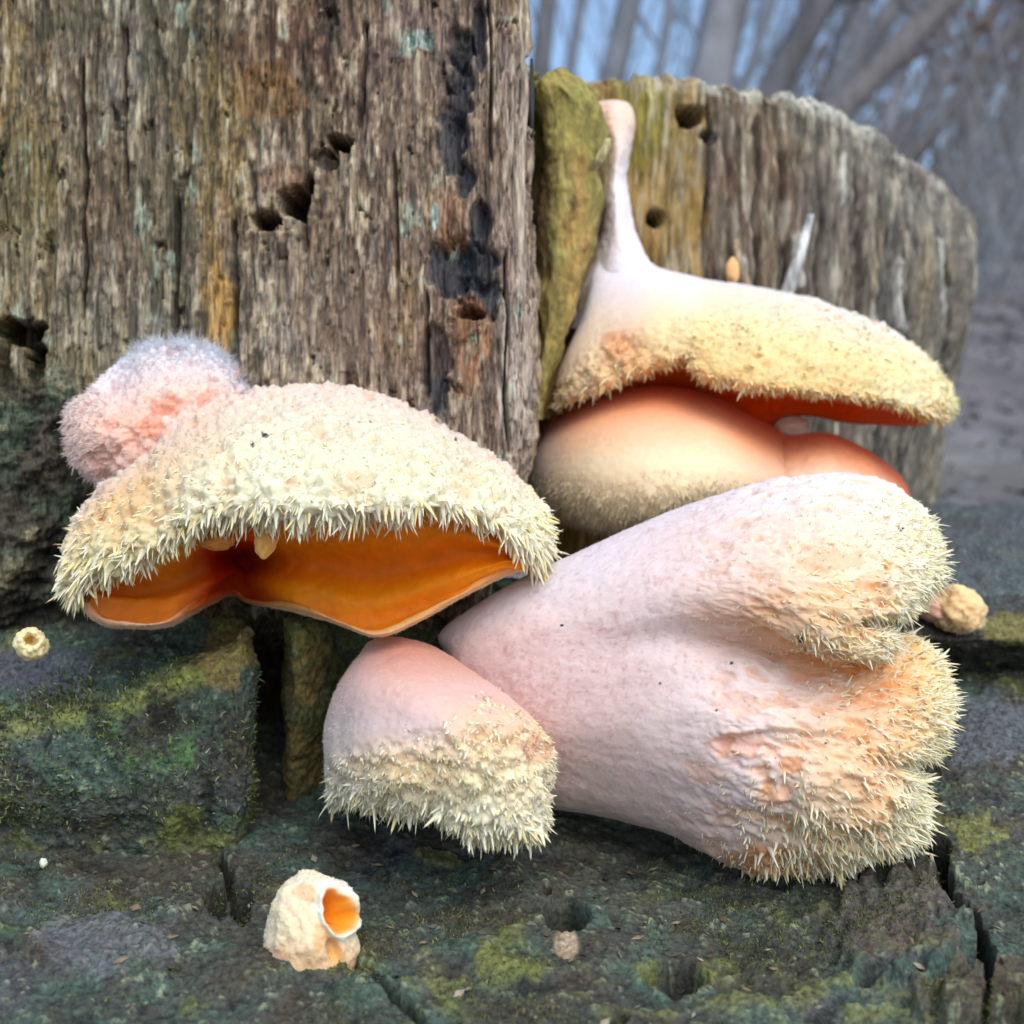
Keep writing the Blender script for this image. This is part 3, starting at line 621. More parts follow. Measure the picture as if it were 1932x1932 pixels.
spines(pB, B, (1-ss(.35, .6, pB.v))*ss(200, 260, pB.px)+.05, 9000, (.05+.17*(1-ss(.15, .42, pB.v))*ss(200, 280, pB.px)), .0055, out, .6, 0, mat=M_spine, fine=True, ct=(236, 238, 246), yellow=0, name='white_down')
spines(pB, B, .2+(1-ss(150, 260, pB.px)), 3500, .05+.07*(1-ss(130, 210, pB.px)), .017, out, .5, 0, mat=M_spine, ct=(240, 222, 216), yellow=0, clump=3, name='spine_coat')

# --- large pink and peach fan, front right
E_ = thing('large_pink_fan', 'large smooth pink fan fungus with frilled peach and cream spiny edge, front right', 'bracket fungus', group='spiny bracket fungi')
cols = [
 [(850, 1225, 17.8), (838, 1222, 17.5), (842, 1232, 17.3), (850, 1250, 17.2), (856, 1265, 17.2), (860, 1290, 17.2), (870, 1330, 17.2), (880, 1390, 17.2), (900, 1450, 17.3), (920, 1500, 17.5), (930, 1490, 18.5)],
 [(850, 1185, 17.5), (834, 1190, 16.7), (842, 1208, 16.3), (855, 1232, 16.1), (860, 1255, 16.0), (866, 1282, 16.0), (874, 1330, 16.0), (886, 1390, 16.1), (905, 1450, 16.3), (922, 1505, 16.6), (930, 1490, 17.5)],
 [(960, 1118, 17.3), (948, 1114, 16.3), (950, 1146, 15.7), (952, 1190, 15.4), (956, 1220, 15.3), (960, 1255, 15.25), (965, 1310, 15.2), (970, 1380, 15.2), (980, 1450, 15.4), (985, 1517, 15.9), (985, 1500, 17)],
 [(1115, 1045, 17.3), (1100, 1038, 16), (1100, 1086, 15.2), (1103, 1150, 14.85), (1106, 1192, 14.75), (1110, 1235, 14.7), (1115, 1300, 14.6), (1120, 1378, 14.6), (1125, 1460, 14.9), (1130, 1537, 15.5), (1130, 1530, 16.8)],
 [(1260, 978, 17.3), (1250, 970, 16), (1250, 1026, 14.9), (1250, 1100, 14.3), (1252, 1155, 14.2), (1255, 1205, 14.35), (1260, 1270, 14.2), (1265, 1360, 14.1), (1265, 1470, 14.3), (1260, 1568, 15), (1260, 1560, 16.5)],
 [(1410, 928, 17.3), (1400, 925, 16), (1400, 995, 14.6), (1400, 1090, 13.8), (1400, 1165, 13.75), (1402, 1222, 14.2), (1405, 1275, 14.0), (1410, 1380, 13.6), (1405, 1520, 13.8), (1392, 1628, 14.6), (1400, 1620, 16)],
 [(1550, 905, 17.3), (1545, 900, 16), (1550, 980, 14.5), (1550, 1110, 13.4), (1552, 1212, 13.3), (1555, 1252, 14.1), (1558, 1310, 13.9), (1560, 1405, 13.4), (1555, 1530, 13.5), (1540, 1637, 14.3), (1545, 1630, 15.8)],
 [(1660, 920, 17.3), (1655, 912, 16), (1670, 990, 14.6), (1670, 1120, 13.6), (1655, 1228, 13.5), (1668, 1242, 14.3), (1675, 1300, 14.0), (1678, 1400, 13.5), (1660, 1530, 13.6), (1640, 1627, 14.4), (1645, 1620, 15.6)],
 [(1720, 955, 17.3), (1716, 948, 16), (1738, 1015, 15), (1742, 1100, 14.3), (1688, 1180, 14.2), (1690, 1190, 14.8), (1742, 1270, 14.4), (1752, 1375, 14.0), (1715, 1500, 14.1), (1690, 1595, 14.8), (1690, 1590, 15.8)],
 [(1735, 985, 17), (1742, 980, 16.3), (1768, 1030, 15.6), (1765, 1095, 15.3), (1672, 1162, 15.2), (1676, 1172, 15.4), (1772, 1255, 15.1), (1780, 1355, 14.9), (1732, 1480, 14.9), (1708, 1562, 15.3), (1700, 1560, 16)],
 [(1710, 1000, 17.2), (1720, 1005, 16.9), (1738, 1045, 16.5), (1732, 1090, 16.3), (1650, 1140, 16.2), (1655, 1160, 16.3), (1745, 1250, 16), (1750, 1350, 15.9), (1705, 1460, 15.9), (1685, 1540, 16.1), (1680, 1540, 16.6)]]
P1, P2, P3, VA, PE, CR_, OG = (230, 218, 224), (236, 214, 210), (228, 204, 200), (222, 160, 108), (238, 192, 142), (246, 232, 204), (226, 130, 50)
C = [[P1, P1, P1, P2, P3, P3, P3, P3, P3, (200, 180, 176), P3]]*3+[
 [P1, P1, P1, P2, P2, P2, P3, P2, P3, (206, 186, 180), P3],
 [P1, P1, P2, P2, P2, P2, P2, P2, P3, (210, 190, 184), P3],
 [P1, (240, 226, 232), (236, 208, 196), (236, 206, 190), (226, 176, 142), (222, 178, 158), P2, P2, P2, (222, 180, 170), OG],
 [P1, (242, 230, 230), (242, 218, 196), (240, 204, 160), (232, 180, 124), VA, (226, 180, 160), (240, 202, 164), (238, 196, 156), PE, OG],
 [P1, (236, 224, 216), (236, 220, 196), (238, 210, 170), (234, 198, 156), VA, (228, 164, 106), (236, 184, 130), (236, 190, 142), CR_, PE],
 [CR_, WHITE, WHITE, WHITE, (236, 226, 208), (232, 176, 110), (238, 186, 118), (242, 208, 152), WHITE, WHITE, PE],
 [CR_, WHITE, WHITE, WHITE, (230, 230, 226), (238, 196, 130), (246, 222, 160), (246, 230, 190), WHITE, WHITE, CR_],
 [CR_, CR_, CR_, CR_, CR_, CR_, CR_, CR_, CR_, CR_, CR_]]
pE = Patch(cols, 500, 440, C)
rgt = ss(1240, 1500, pE.px+.18*np.abs(pE.py-1180)-60*(pE.py > 9e9))
rgt = np.maximum(rgt*.6, ss(1560, 1680, pE.px))
low = ss(1330, 1460, pE.px)*ss(1330, 1500, pE.py)
msk = np.clip(np.maximum(rgt, low), 0, 1)
lobes = -.26*blob(pE, 1758, 1452, 60, 20, .4, 31)+.04*blob(pE, 1735, 1340, 80, 80, .3, 32)+.1*blob(pE, 1690, 1550, 70, 60, .3, 33)-.4*blob(pE, 1705, 1178, 60, 20, .4, 34)+.1*blob(pE, 1580, 1500, 90, 60, .4, 35)-.12*blob(pE, 1500, 1400, 120, 22, .5, 36)
c = pE.cm
h0 = .03*fbm(c[..., 0]*.8, c[..., 1]*.8, c[..., 2]*.8, 260, 3)+.05*fbm(c[..., 0]*6, c[..., 1]*6, c[..., 2]*6, 262, 4, .65)*.35
spk = ss(.1, .45, fbm(c[..., 0]*16, c[..., 1]*16, c[..., 2]*16, 263, 3, .7)+.3*fbm(c[..., 0]*1.5, c[..., 1], c[..., 2]*1.5, 264, 2))
pE.C = mixc(pE.C, (204, 158, 156), (spk*.45+.2*blob(pE, 1060, 1300, 200, 140, .5, 3))*(1-msk)); pE.C = mixc(pE.C, (242, 222, 222), ss(.1, .5, fbm(c[..., 0]*4, c[..., 1]*4, c[..., 2]*9, 265, 4, .6))*.4*(1-msk))
# matted strands and craters run with the growth
gx_ = c[..., 0]*1.6; gz_ = c[..., 2]*6+c[..., 0]*1.4+.8*fbm(c[..., 0]*1.5, c[..., 1]*1.5, c[..., 2]*1.5, 269, 3)
st_ = 1-np.abs(fbm(gx_, c[..., 1]*3, gz_, 270, 4, .6))*3.2
pt_ = fbm(c[..., 0]*2.6, c[..., 1]*4, gz_*.75, 273, 4, .62)
cr = ss(.1, .34, pt_)
h0 += msk*(-.09*ss(.05, .5, pt_)+.05*st_+.10*fbm(c[..., 0]*3, c[..., 1]*3, c[..., 2]*4, 275, 4)+.03*fbm(c[..., 0]*9, c[..., 1]*9, c[..., 2]*12, 277, 3, .7))
pE.C = mixc(pE.C, (232, 160, 92), msk*cr*.7*(1-ss(1680, 1750, pE.px)))
pE.C = mixc(pE.C, (250, 238, 214), msk*ss(.55, 1, st_)*.4)
for cx, cy, rx, ry, a in [(1570, 1260, 90, 26, .6), (1650, 1290, 60, 40, .5), (1440, 1620, 60, 24, .9), (1330, 1455, 40, 20, .4), (1500, 1445, 26, 16, .8), (1390, 1405, 50, 22, .5), (1470, 1500, 30, 20, .6), (1560, 1060, 60, 18, .35), (1640, 1100, 26, 20, .4)]:
    pE.C = mixc(pE.C, (232, 146, 72), blob(pE, cx, cy, rx, ry, .9, cx, .05)*a*.75)
for cx, cy, r in [(1512, 1206, 7), (1380, 1252, 3), (1105, 980, 3), (1352, 1340, 3), (1245, 1290, 3), (1640, 1420, 4), (1560, 1400, 3), (1060, 1180, 3), (1700, 1000, 3)]:
    m_ = blob(pE, cx, cy, r, r, .2, cx); pE.C = mixc(pE.C, (40, 26, 20), m_)
pE.disp(h0+lobes); pE.renorm(); pE.build('fan', M_cap, E_)
up = (pE.py < 1215)
ang = np.arctan2(-(pE.py-np.where(up, 1080, 1380)), pE.px-1450)
gv = np.stack([.75*np.cos(ang), np.full(ang.shape, -.1), .75*np.sin(ang)], -1)
ed = ss(.70, .84, pE.u)*(1-ss(.93, .97, pE.u)); bot = ss(.76, .86, pE.v)*(1-ss(.93, .97, pE.v))*ss(1340, 1420, pE.px); ovh = ss(1480, 1560, pE.px)*np.exp(-((pE.v-.4)/.05)**2)
notop = ss(.08, .16, pE.v); mid = ss(1380, 1560, pE.px)*notop
spines(pE, E_, (mid*.5+ed+bot*1.2+ovh)*notop*(1-ss(.94, .98, pE.u)), 2000, .06+.08*ed+.08*bot+.07*ovh, .055, gv, .32, 0, clump=2.5, mat=M_spine)
spines(pE, E_, (ed*1.3+bot+ovh*.8)*notop, 650, (.12+.11*ed+.10*bot), .07, gv, .2, 150, mat=M_spine, yellow=.3, bendz=-.1, name='spine_fringe')
spines(pE, E_, np.clip(msk*ss(1450, 1600, pE.px)+ovh*2, 0, 3)*notop, 2600, .10+.05*msk+.04*ed, .034, gv*1.5, .25, 0, clump=1.5, mat=M_spine, yellow=.2, name='layered_teeth')
spines(pE, E_, np.clip(msk+ovh, 0, 1)*notop, 3200, .05+.05*msk+.04*ed, .02, gv*1.6, .35, 0, clump=2, mat=M_spine, fine=True, yellow=.3, name='matted_coat')
spines(pE, E_, (1-ss(.16, .5, pE.v))*ss(.04, .08, pE.v)+.2, 9000, np.full(pE.px.shape, .03), .006, (0, -.1, .1), .6, 0, mat=M_spine, fine=True, ct=(244, 232, 236), yellow=0, name='velvet_coat')

# --- small pink hood below centre
F_ = thing('small_pink_hood', 'small smooth pink hood with shaggy cream fringe, tucked left of the large pink fan', 'bracket fungus', group='spiny bracket fungi')
K = [
 [(700, 1225, 16.8), (640, 1300, 16.6), (622, 1370, 16.4), (622, 1440, 16.4), (632, 1500, 16.5), (650, 1510, 17)],
 [(690, 1215, 16.2), (640, 1292, 15.1), (614, 1370, 14.8), (614, 1440, 14.7), (626, 1510, 14.9), (650, 1515, 15.8)],
 [(705, 1206, 15.9), (672, 1280, 14.4), (655, 1370, 14.0), (650, 1445, 13.9), (662, 1516, 14.2), (680, 1515, 15.3)],
 [(728, 1202, 15.7), (730, 1280, 14.0), (728, 1370, 13.5), (730, 1450, 13.4), (740, 1526, 13.8), (745, 1520, 15)],
 [(752, 1202, 15.6), (795, 1285, 13.8), (805, 1370, 13.2), (815, 1460, 13.1), (825, 1545, 13.5), (820, 1535, 14.8)],
 [(775, 1206, 15.6), (860, 1295, 13.9), (885, 1375, 13.1), (900, 1470, 13.0), (912, 1578, 13.4), (905, 1565, 14.6)],
 [(800, 1212, 15.7), (910, 1300, 14.2), (960, 1375, 13.3), (980, 1470, 13.2), (985, 1580, 13.5), (970, 1570, 14.5)],
 [(825, 1222, 15.8), (940, 1300, 14.7), (1010, 1370, 14.0), (1035, 1450, 13.8), (1020, 1560, 14.0), (1000, 1555, 14.9)],
 [(845, 1240, 16.1), (945, 1310, 15.2), (1020, 1385, 14.7), (1042, 1460, 14.5), (1028, 1545, 14.6), (1005, 1540, 15.3)],
 [(850, 1270, 16.6), (935, 1330, 15.9), (1000, 1400, 15.5), (1020, 1460, 15.3), (1010, 1530, 15.4), (990, 1530, 16)]]
C = [[(222, 160, 142), (216, 180, 176), (200, 182, 180), (212, 196, 180), (222, 210, 190), (200, 170, 140)]]*3+[[(228, 140, 112), (226, 180, 166), (222, 196, 192), (238, 208, 160), (238, 226, 200), (200, 160, 130)]]*2+[[(228, 150, 122), (228, 186, 176), (232, 196, 160), (244, 224, 184), (242, 234, 212), (206, 170, 150)]]*3+[[(224, 170, 156), (228, 190, 180), (236, 190, 152), (240, 214, 180), (240, 230, 210), (220, 180, 150)]]*2
pF = Patch(K, 260, 240, C)
hb = ss(-40, 40, pF.py-np.interp(pF.px, [600, 700, 800, 900, 1000, 1050], [1450, 1415, 1385, 1350, 1360, 1380])+25*fbm(pF.px*.02, pF.py*.02, pF.px*0, 280, 3))
fung(pF, .13, .3, .01, 281, mask=hb, pcol=(236, 190, 130))
pF.C = mixc(pF.C, (226, 160, 130), blob(pF, 1015, 1415, 30, 30, .5, 2)*.7); pF.C = mixc(pF.C, (60, 45, 50), blob(pF, 717, 1505, 5, 5, .3, 2))
pF.build('hood', M_cap, F_)
gv = np.stack([np.clip((pF.px-840)/260, -.35, 1)*.55, np.full(pF.px.shape, -.15), -.75-.0*pF.v], -1)
lo = ss(.66, .78, pF.v)*(1-ss(.86, .94, pF.v))
spines(pF, F_, hb*(1-ss(.88, .96, pF.v))+.0, 1300, .08+.05*lo, .052, gv, .38, 0, clump=3, mat=M_spine)
spines(pF, F_, hb*(1-ss(.88, .96, pF.v)), 2000, .09+.04*lo, .018, gv, .45, 0, clump=2, mat=M_spine, fine=True, name='matted_coat')
spines(pF, F_, hb*(lo*1.4+ss(990, 1030, pF.px)*.5+.08)*(1-ss(.9, .96, pF.v)), 300, (.11+.10*lo), .07, gv, .22, 90, mat=M_spine, yellow=.2, name='spine_fringe')
spines(pF, F_, np.exp(-((pF.px-640)/30.)**2)*.8+.25, 5000, np.full(pF.px.shape, .035), .006, (-.1, -.1, 0), .6, 0, mat=M_spine, fine=True, yellow=0, name='velvet_coat')

# --- upper right bracket growing out of the crack
U = thing('upper_cream_bracket', 'long cream topped bracket with pale pointed stalk rising into the stump crack, upper right', 'bracket fungus', group='spiny bracket fungi')
K = [
 [(1085, 640, 20.6), (1072, 655, 20.2), (1058, 690, 20.0), (1048, 730, 20.0), (1046, 770, 20.1), (1060, 768, 20.8)],
 [(1100, 585, 20.6), (1095, 610, 20.1), (1080, 660, 19.6), (1068, 715, 19.3), (1064, 762, 19.4), (1078, 752, 20.2)],
 [(1128, 500, 20.8), (1126, 545, 20.3), (1122, 620, 19.4), (1114, 690, 18.9), (1110, 745, 18.9), (1118, 735, 20)],
 [(1200, 480, 21.3), (1195, 520, 20.4), (1190, 590, 19.2), (1182, 660, 18.6), (1180, 712, 18.7), (1186, 700, 19.8)],
 [(1245, 505, 21.7), (1248, 522, 20.6), (1250, 590, 19.0), (1250, 655, 18.4), (1252, 692, 18.5), (1255, 686, 19.7)],
 [(1305, 520, 22), (1305, 532, 20.8), (1300, 600, 18.9), (1298, 655, 18.4), (1295, 680, 18.5), (1300, 676, 19.6)],
 [(1345, 528, 22), (1345, 540, 20.8), (1335, 610, 18.8), (1325, 680, 18.2), (1320, 714, 18.3), (1330, 708, 19.5)],
 [(1450, 545, 22), (1448, 556, 20.7), (1430, 630, 18.6), (1420, 710, 18.0), (1415, 730, 18.2), (1420, 722, 19.4)],
 [(1540, 565, 22), (1538, 576, 20.6), (1520, 650, 18.6), (1515, 725, 18.0), (1515, 740, 18.2), (1518, 732, 19.4)],
 [(1630, 600, 22), (1628, 610, 20.6), (1615, 670, 18.9), (1610, 740, 18.3), (1610, 750, 18.5), (1610, 744, 19.6)],
 [(1705, 640, 22), (1705, 650, 20.7), (1705, 700, 19.4), (1700, 755, 18.9), (1695, 770, 19.0), (1690, 764, 19.9)],
 [(1755, 690, 21.8), (1765, 695, 20.9), (1775, 725, 20.0), (1775, 762, 19.5), (1765, 790, 19.5), (1750, 788, 20.2)],
 [(1785, 730, 21.8), (1795, 738, 21.2), (1803, 752, 20.7), (1802, 772, 20.4), (1790, 788, 20.4), (1778, 788, 20.8)],
 [(1770, 750, 22), (1780, 755, 21.8), (1785, 762, 21.6), (1782, 772, 21.5), (1775, 780, 21.4), (1770, 780, 21.5)]]
SW = (228, 220, 226)
C = [[SW, SW, (238, 214, 186), (238, 208, 168), (236, 196, 160), (230, 140, 90)]]*3+[[SW, SW, (236, 214, 196), (232, 176, 124), (234, 170, 116), (226, 110, 50)]]+[[SW, (230, 226, 228), (234, 216, 172), (234, 204, 150), (232, 168, 104), (220, 80, 20)]]*2+[[SW, (232, 220, 204), (234, 216, 160), (234, 200, 136), (230, 158, 96), (226, 90, 20)]]*4+[[SW, (234, 224, 190), (234, 222, 168), (240, 224, 180), (236, 190, 130), (230, 110, 30)]]*2+[[CREAM, CREAM, (242, 236, 170), (240, 236, 180), CREAM, PEACH]]*2
pU = Patch(K, 340, 160, C)
m_ = ss(-25, 35, pU.py-np.interp(pU.px, [1040, 1080, 1150, 1220, 1300, 1450, 1600, 1800], [740, 690, 640, 620, 590, 560, 570, 600]))
fung(pU, .11, .35, .01, 300, mask=m_, pcol=(234, 186, 126))
pU.C = mixc(pU.C, (228, 150, 96), blob(pU, 1160, 650, 26, 22, .5, 2)*.6)
pU.build('cap', M_cap, U)
gv = np.stack([np.clip((pU.px-1300)/500, -1, 1)*.45, np.full(pU.px.shape, -.1), -.6*ss(.3, .8, pU.v)], -1)
lo = ss(.55, .72, pU.v)*(1-ss(.84, .94, pU.v))
spines(pU, U, m_*(1-ss(.86, .95, pU.v)), 2600, .06+.05*lo+.05*ss(1700, 1790, pU.px), .055, gv, .38, 0, clump=2.5, mat=M_spine, ct=(248, 238, 200), yellow=.4)
spines(pU, U, m_*(1-ss(.86, .95, pU.v)), 5000, .07+.04*lo+.04*ss(1700, 1790, pU.px), .014, gv, .45, 0, clump=2.5, mat=M_spine, ct=(248, 238, 200), yellow=.4, fine=True, name='matted_coat')
spines(pU, U, (lo+.5*ss(1740, 1790, pU.px)*(1-ss(.9, .95, pU.v)))*m_, 350, .11+.04*lo, .05, gv, .25, 60, mat=M_spine, ct=(248, 240, 196), yellow=.5, name='spine_fringe')
K = []
for px0, px1, y_, d in [(1124, 1192, 190, 21.9), (1118, 1198, 206, 21.5), (1124, 1198, 232, 21.3), (1142, 1192, 275, 21.2), (1144, 1182, 335, 21.2), (1140, 1188, 380, 20.9), (1138, 1200, 440, 20.7), (1120, 1226, 495, 20.6), (1095, 1262, 545, 20.6), (1075, 1250, 620, 20.6)]:
    w = px1-px0; K.append([(px0-2, y_+6, d+1.2), (px0, y_, d+.5), (px0+w*.25, y_, d+.05), (px0+w*.55, y_, d-.05), (px1-w*.1, y_, d+.3), (px1, y_, d+.8), (px1-2, y_+4, d+1.6)])
for r_ in (0, 1): K[r_] = [(q[0]+(4 if t_ < 3 else -6)*(abs(t_-3)/3)**2, q[1]+14*(abs(t_-2.6)/3)**2-4*(t_ == 1), q[2]) for t_, q in enumerate(K[r_])]
K = [[(q[0], q[1]-4, q[2]+1.2) for q in K[0]]]+K
C = [[(248, 210, 190)]*7]*4+[[(242, 222, 214)]*7]+[[(240, 230, 236)]*7]*6
pS = Patch(K, 160, 70, C); fung(pS, .03, 0, .01, 310)
pS.build('stalk', M_cap, U)
spines(pS, U, np.ones(pS.px.shape), 1500, np.full(pS.px.shape, .03), .008, (0, -.1, .1), .6, 0, mat=M_spine, fine=True, yellow=0, ct=(232, 226, 238), name='velvet_coat')
K = []
for cx, lip, low, d in [(1052, 768, 778, 19.8), (1100, 745, 768, 19.3), (1170, 722, 760, 19.1), (1240, 702, 755, 19.0), (1296, 690, 755, 18.9), (1340, 724, 765, 18.8), (1420, 720, 790, 18.7), (1500, 730, 780, 18.8), (1600, 744, 792, 18.9), (1690, 764, 798, 19.5), (1745, 788, 797, 20.1)]:
    K.append([(cx, lip-14, d), (cx, lip+(low-lip)*.15, d+.7), (cx, lip+(low-lip)*.5, d+1.3), (cx, low, d+1.8), (cx, low+(6 if cx > 1430 else 30), d+2.4), (cx, low+(2 if cx > 1430 else 40), d+3.6)])
C = [[(240, 140, 60), (244, 112, 16), (238, 90, 6), (240, 96, 8), (240, 110, 20), (200, 90, 40)]]*11
pV = Patch(K, 200, 80, C); fung(pV, .02, 0, .01, 320)
pV.build('gill_surface', M_gill, U)

# --- lower pair of lobes under the upper bracket
D_ = thing('lower_pink_bracket', 'smooth rounded pink and cream bracket glowing orange on top, directly beneath the upper cream bracket', 'bracket fungus', group='spiny bracket fungi')
K = []
for cx, top, bot, d in [(992, 870, 880, 21.3), (1004, 838, 930, 20.3), (1030, 805, 965, 19.3), (1080, 768, 985, 18.5), (1150, 745, 1000, 17.9), (1240, 738, 1000, 17.6), (1340, 755, 990, 17.7), (1420, 797, 980, 18.0), (1480, 824, 975, 18.7)]:
    h_ = bot-top
    K.append([(cx+10, top-14, d+3.2), (cx+4, top, d+1.9), (cx, top+h_*.22, d+.6), (cx, top+h_*.5, d), (cx, top+h_*.78, d), (cx+4, bot, d+.6), (cx+10, bot-4, d+1.8)])
OT, RD = (240, 96, 14), (232, 130, 90)
C = [[OT, (232, 120, 60), (226, 190, 170), (226, 206, 186), (234, 212, 182), (234, 206, 172), (170, 140, 110)]]*3+[[OT, (240, 104, 24), (242, 180, 138), (248, 216, 178), (248, 220, 176), (244, 212, 172), (220, 180, 140)]]*4+[[OT, (240, 100, 22), (242, 156, 108), (240, 200, 166), (244, 216, 176), (242, 210, 170), (214, 176, 140)]]*2
pD = Patch(K, 260, 180, C); m_ = ss(.5, .7, pD.v)
fung(pD, .05, .0, .008, 330, mask=m_); pD.build('left_lobe', M_cap, D_)
spines(pD, D_, m_*(1-ss(.86, .93, pD.v)), 5000, .06+.06*m_, .018, (0, -.1, -.7), .3, 0, mat=M_spine, fine=True, ct=(255, 236, 200), name='spine_coat')
K = []
for cx, top, bot, d in [(1430, 802, 960, 19.3), (1452, 820, 960, 18.9), (1500, 824, 960, 18.5), (1560, 822, 960, 18.4), (1620, 845, 970, 18.6), (1670, 878, 980, 19.0), (1705, 915, 985, 19.7), (1718, 945, 985, 20.6)]:
    h_ = bot-top
    K.append([(cx, top-6, d+2.8), (cx, top, d+1.7), (cx, top+h_*.25, d+.6), (cx, top+h_*.55, d+.1), (cx, top+h_*.85, d+.2), (cx, bot, d+.9)])
C = [[OT, (240, 100, 30), (244, 160, 112), (242, 202, 174), (230, 196, 180), (220, 190, 170)]]*8
pD2 = Patch(K, 160, 100, C); fung(pD2, .03, 0, .008, 340); pD2.build('right_lobe', M_cap, D_)

# ------------------------------------------------------------------ small buttons
# pale button with a torn opening, on the ledge at bottom centre
Bt = thing('button_fungus', 'pale peach button fungus with oval orange opening, alone on the mossy ledge at bottom', 'young fungus', group='young button fungi')
K = []
prof = [(1.02, 1875), (1.0, 1812), (.96, 1765), (.89, 1728), (.76, 1692), (.56, 1664), (.33, 1648), (.12, 1641), (.01, 1639)]
na = 17
G = []
for r, yy in prof:
    row = []
    for k in range(na):
        a = math.pi*.5+2*math.pi*k/(na-1)
        lean = (1830-yy)*.02
        rr = 86*r*(1+.05*math.sin(3*a+1))
        row.append((586+lean+rr*math.cos(a), yy+5*math.sin(a)*0, 13.0-rr*math.sin(a+math.pi)*T/966*12*.9))
    G.append(row)
G = np.array(G)
C = [[(238, 196, 150)]*na]*2+[[(246, 226, 190)]*na]*3+[[(246, 228, 196)]*na]*4
p = Patch(G, 150, 300, C)
fr = p.Y < 13.05
def dd_(cx, cy, rx, ry, th):
    X, Y_ = p.px-cx, p.py-cy; c_, s_ = math.cos(th), math.sin(th)
    return np.sqrt(((X*c_+Y_*s_)/rx)**2+((-X*s_+Y_*c_)/ry)**2)+(~fr)*9
q = dd_(634, 1718, 25, 43, -.35)+.3*fbm(p.px*.03, p.py*.03, p.px*0, 345, 3)
q2 = dd_(630, 1795, 16, 30, -.3)
c = p.cm; x, y, z = c[..., 0], c[..., 1], c[..., 2]
h = .15*fbm(x*2.2, y*2.2, z*1.6, 350, 4)+.05*fbm(x*6, y*6, z*3, 352, 3)+.025*fbm(x*12, y*12, z*12, 351, 3)
h += .07*np.exp(-((q-1.15)/.18)**2)-.42*(1-ss(.75, 1.02, q))-.12*(1-ss(.4, 1.1, q2))
p.C = mixc(p.C, (250, 246, 236), np.exp(-((q-1.3)/.22)**2)*.8); p.C = mixc(p.C, (246, 158, 36), 1-ss(.95, 1.1, q)); p.C = mixc(p.C, (236, 176, 92), (1-ss(.6, 1.3, q2))*.8)
p.C = mixc(p.C, (238, 184, 130), blob(p, 575, 1685, 22, 18, .4, 3)*.6*fr); p.C = mixc(p.C, (238, 176, 140), blob(p, 520, 1805, 26, 20, .4, 4)*.7*fr); p.C = mixc(p.C, (236, 180, 110), blob(p, 605, 1765, 16, 30, .4, 5)*.6*fr)
p.disp(h); p.renorm(); p.build('button_body', M_cap, Bt)
spines(p, Bt, (q > 1.25)*1.0, 5000, np.full(p.px.shape, .028), .009, (0, 0, 0), .6, 0, mat=M_spine, fine=True, yellow=0, name='velvet_coat')
# tiny ring-mouthed cup at the far left
Tn = thing('tiny_cup_fungus', 'tiny round orange cup with a hole in its middle, at the far left edge', 'young fungus', group='young button fungi')
th = np.linspace(0, 2*math.pi, 41); G = []
for r, d in [(25, 15.35), (31, 15.1), (32, 14.95), (29, 14.8), (22, 14.72), (16, 14.72), (12, 14.76), (10.5, 14.86), (7, 14.92), (.3, 14.94)]:
    G.append([(57+r*math.cos(a)*(1+.05*math.sin(2*a)), 1216+r*math.sin(a)*.9-(7 if d < 15.25 and r < 25 else 0), d) for a in th])
p = Patch(G, 60, 80, [[(246, 206, 140)]*2, [(250, 220, 160)]*2, [(252, 228, 176)]*2, [(252, 224, 160)]*2, [(248, 190, 100)]*2])
p.sign = p.sign; fung(p, .05, 0, .01, 360, f=2); p.build('cup_body', M_cap, Tn)
# bud behind the frilled edge at right
Rb = thing('small_orange_bud', 'small blurred peach bud fungus on the shelf just right of the large pink fan', 'young fungus', group='young button fungi')
_, BH, _ = blobmesh('bud_head', (1808, 1150, 18.3), (50, 50, 44), Rb, (250, 208, 150), M_cap, 14, .3, tilt=.3, f=1.2)
blobmesh('bud_neck', (1765, 1152, 18.4), (48, 36, 24), Rb, (222, 172, 150), M_cap, 15, .2, tilt=.3)
class Sheet: pass
def fuzz_blob(P, par, col, n, L, r, ct):
    b = Sheet(); b.P = P; n_, b.area = grid_normals(P); ctr = P.mean((0, 1)); b.N = n_*np.where(np.sum(n_*(P-ctr), -1, keepdims=True) > 0, 1, -1)
    b.n0, b.n1 = P.shape[:2]; b.C = np.broadcast_to(lin(col), P.shape)
    spines(b, par, np.ones(P.shape[:2]), n, np.full(P.shape[:2], L), r, (0, -.1, -.2), .4, 0, mat=M_spine, fine=True, ct=ct, name='velvet_coat')
fuzz_blob(BH, Rb, (250, 212, 156), 500, .06, .018, (252, 240, 216))
# white knob seen through the gap, orange nub on the rear wall, pale speck at lower left
o, _, _ = blobmesh('white_button', (1492, 806, 20.8), (34, 24, 20), None, (238, 232, 226), M_cap, 20, .25)
o['label'] = 'small blurred white knob seen through the gap between the two upper right brackets'; o['category'] = 'young fungus'; o['group'] = 'young button fungi'
o, _, _ = blobmesh('orange_nub', (1382, 512, 22.2), (12, 12, 26), None, (240, 186, 130), M_cap, 21, .25)
o['label'] = 'tiny pale orange nub on the rear stump wall just above the upper bracket'; o['category'] = 'young fungus'; o['group'] = 'young button fungi'
o, _, _ = blobmesh('white_speck', (82, 1628, 15.35), (7, 7, 9), None, (232, 230, 210), M_cap, 22, .3, n=14)
o['label'] = 'tiny white speck of a fungus low on the dark mossy wood at far left'; o['category'] = 'young fungus'; o['group'] = 'young button fungi'

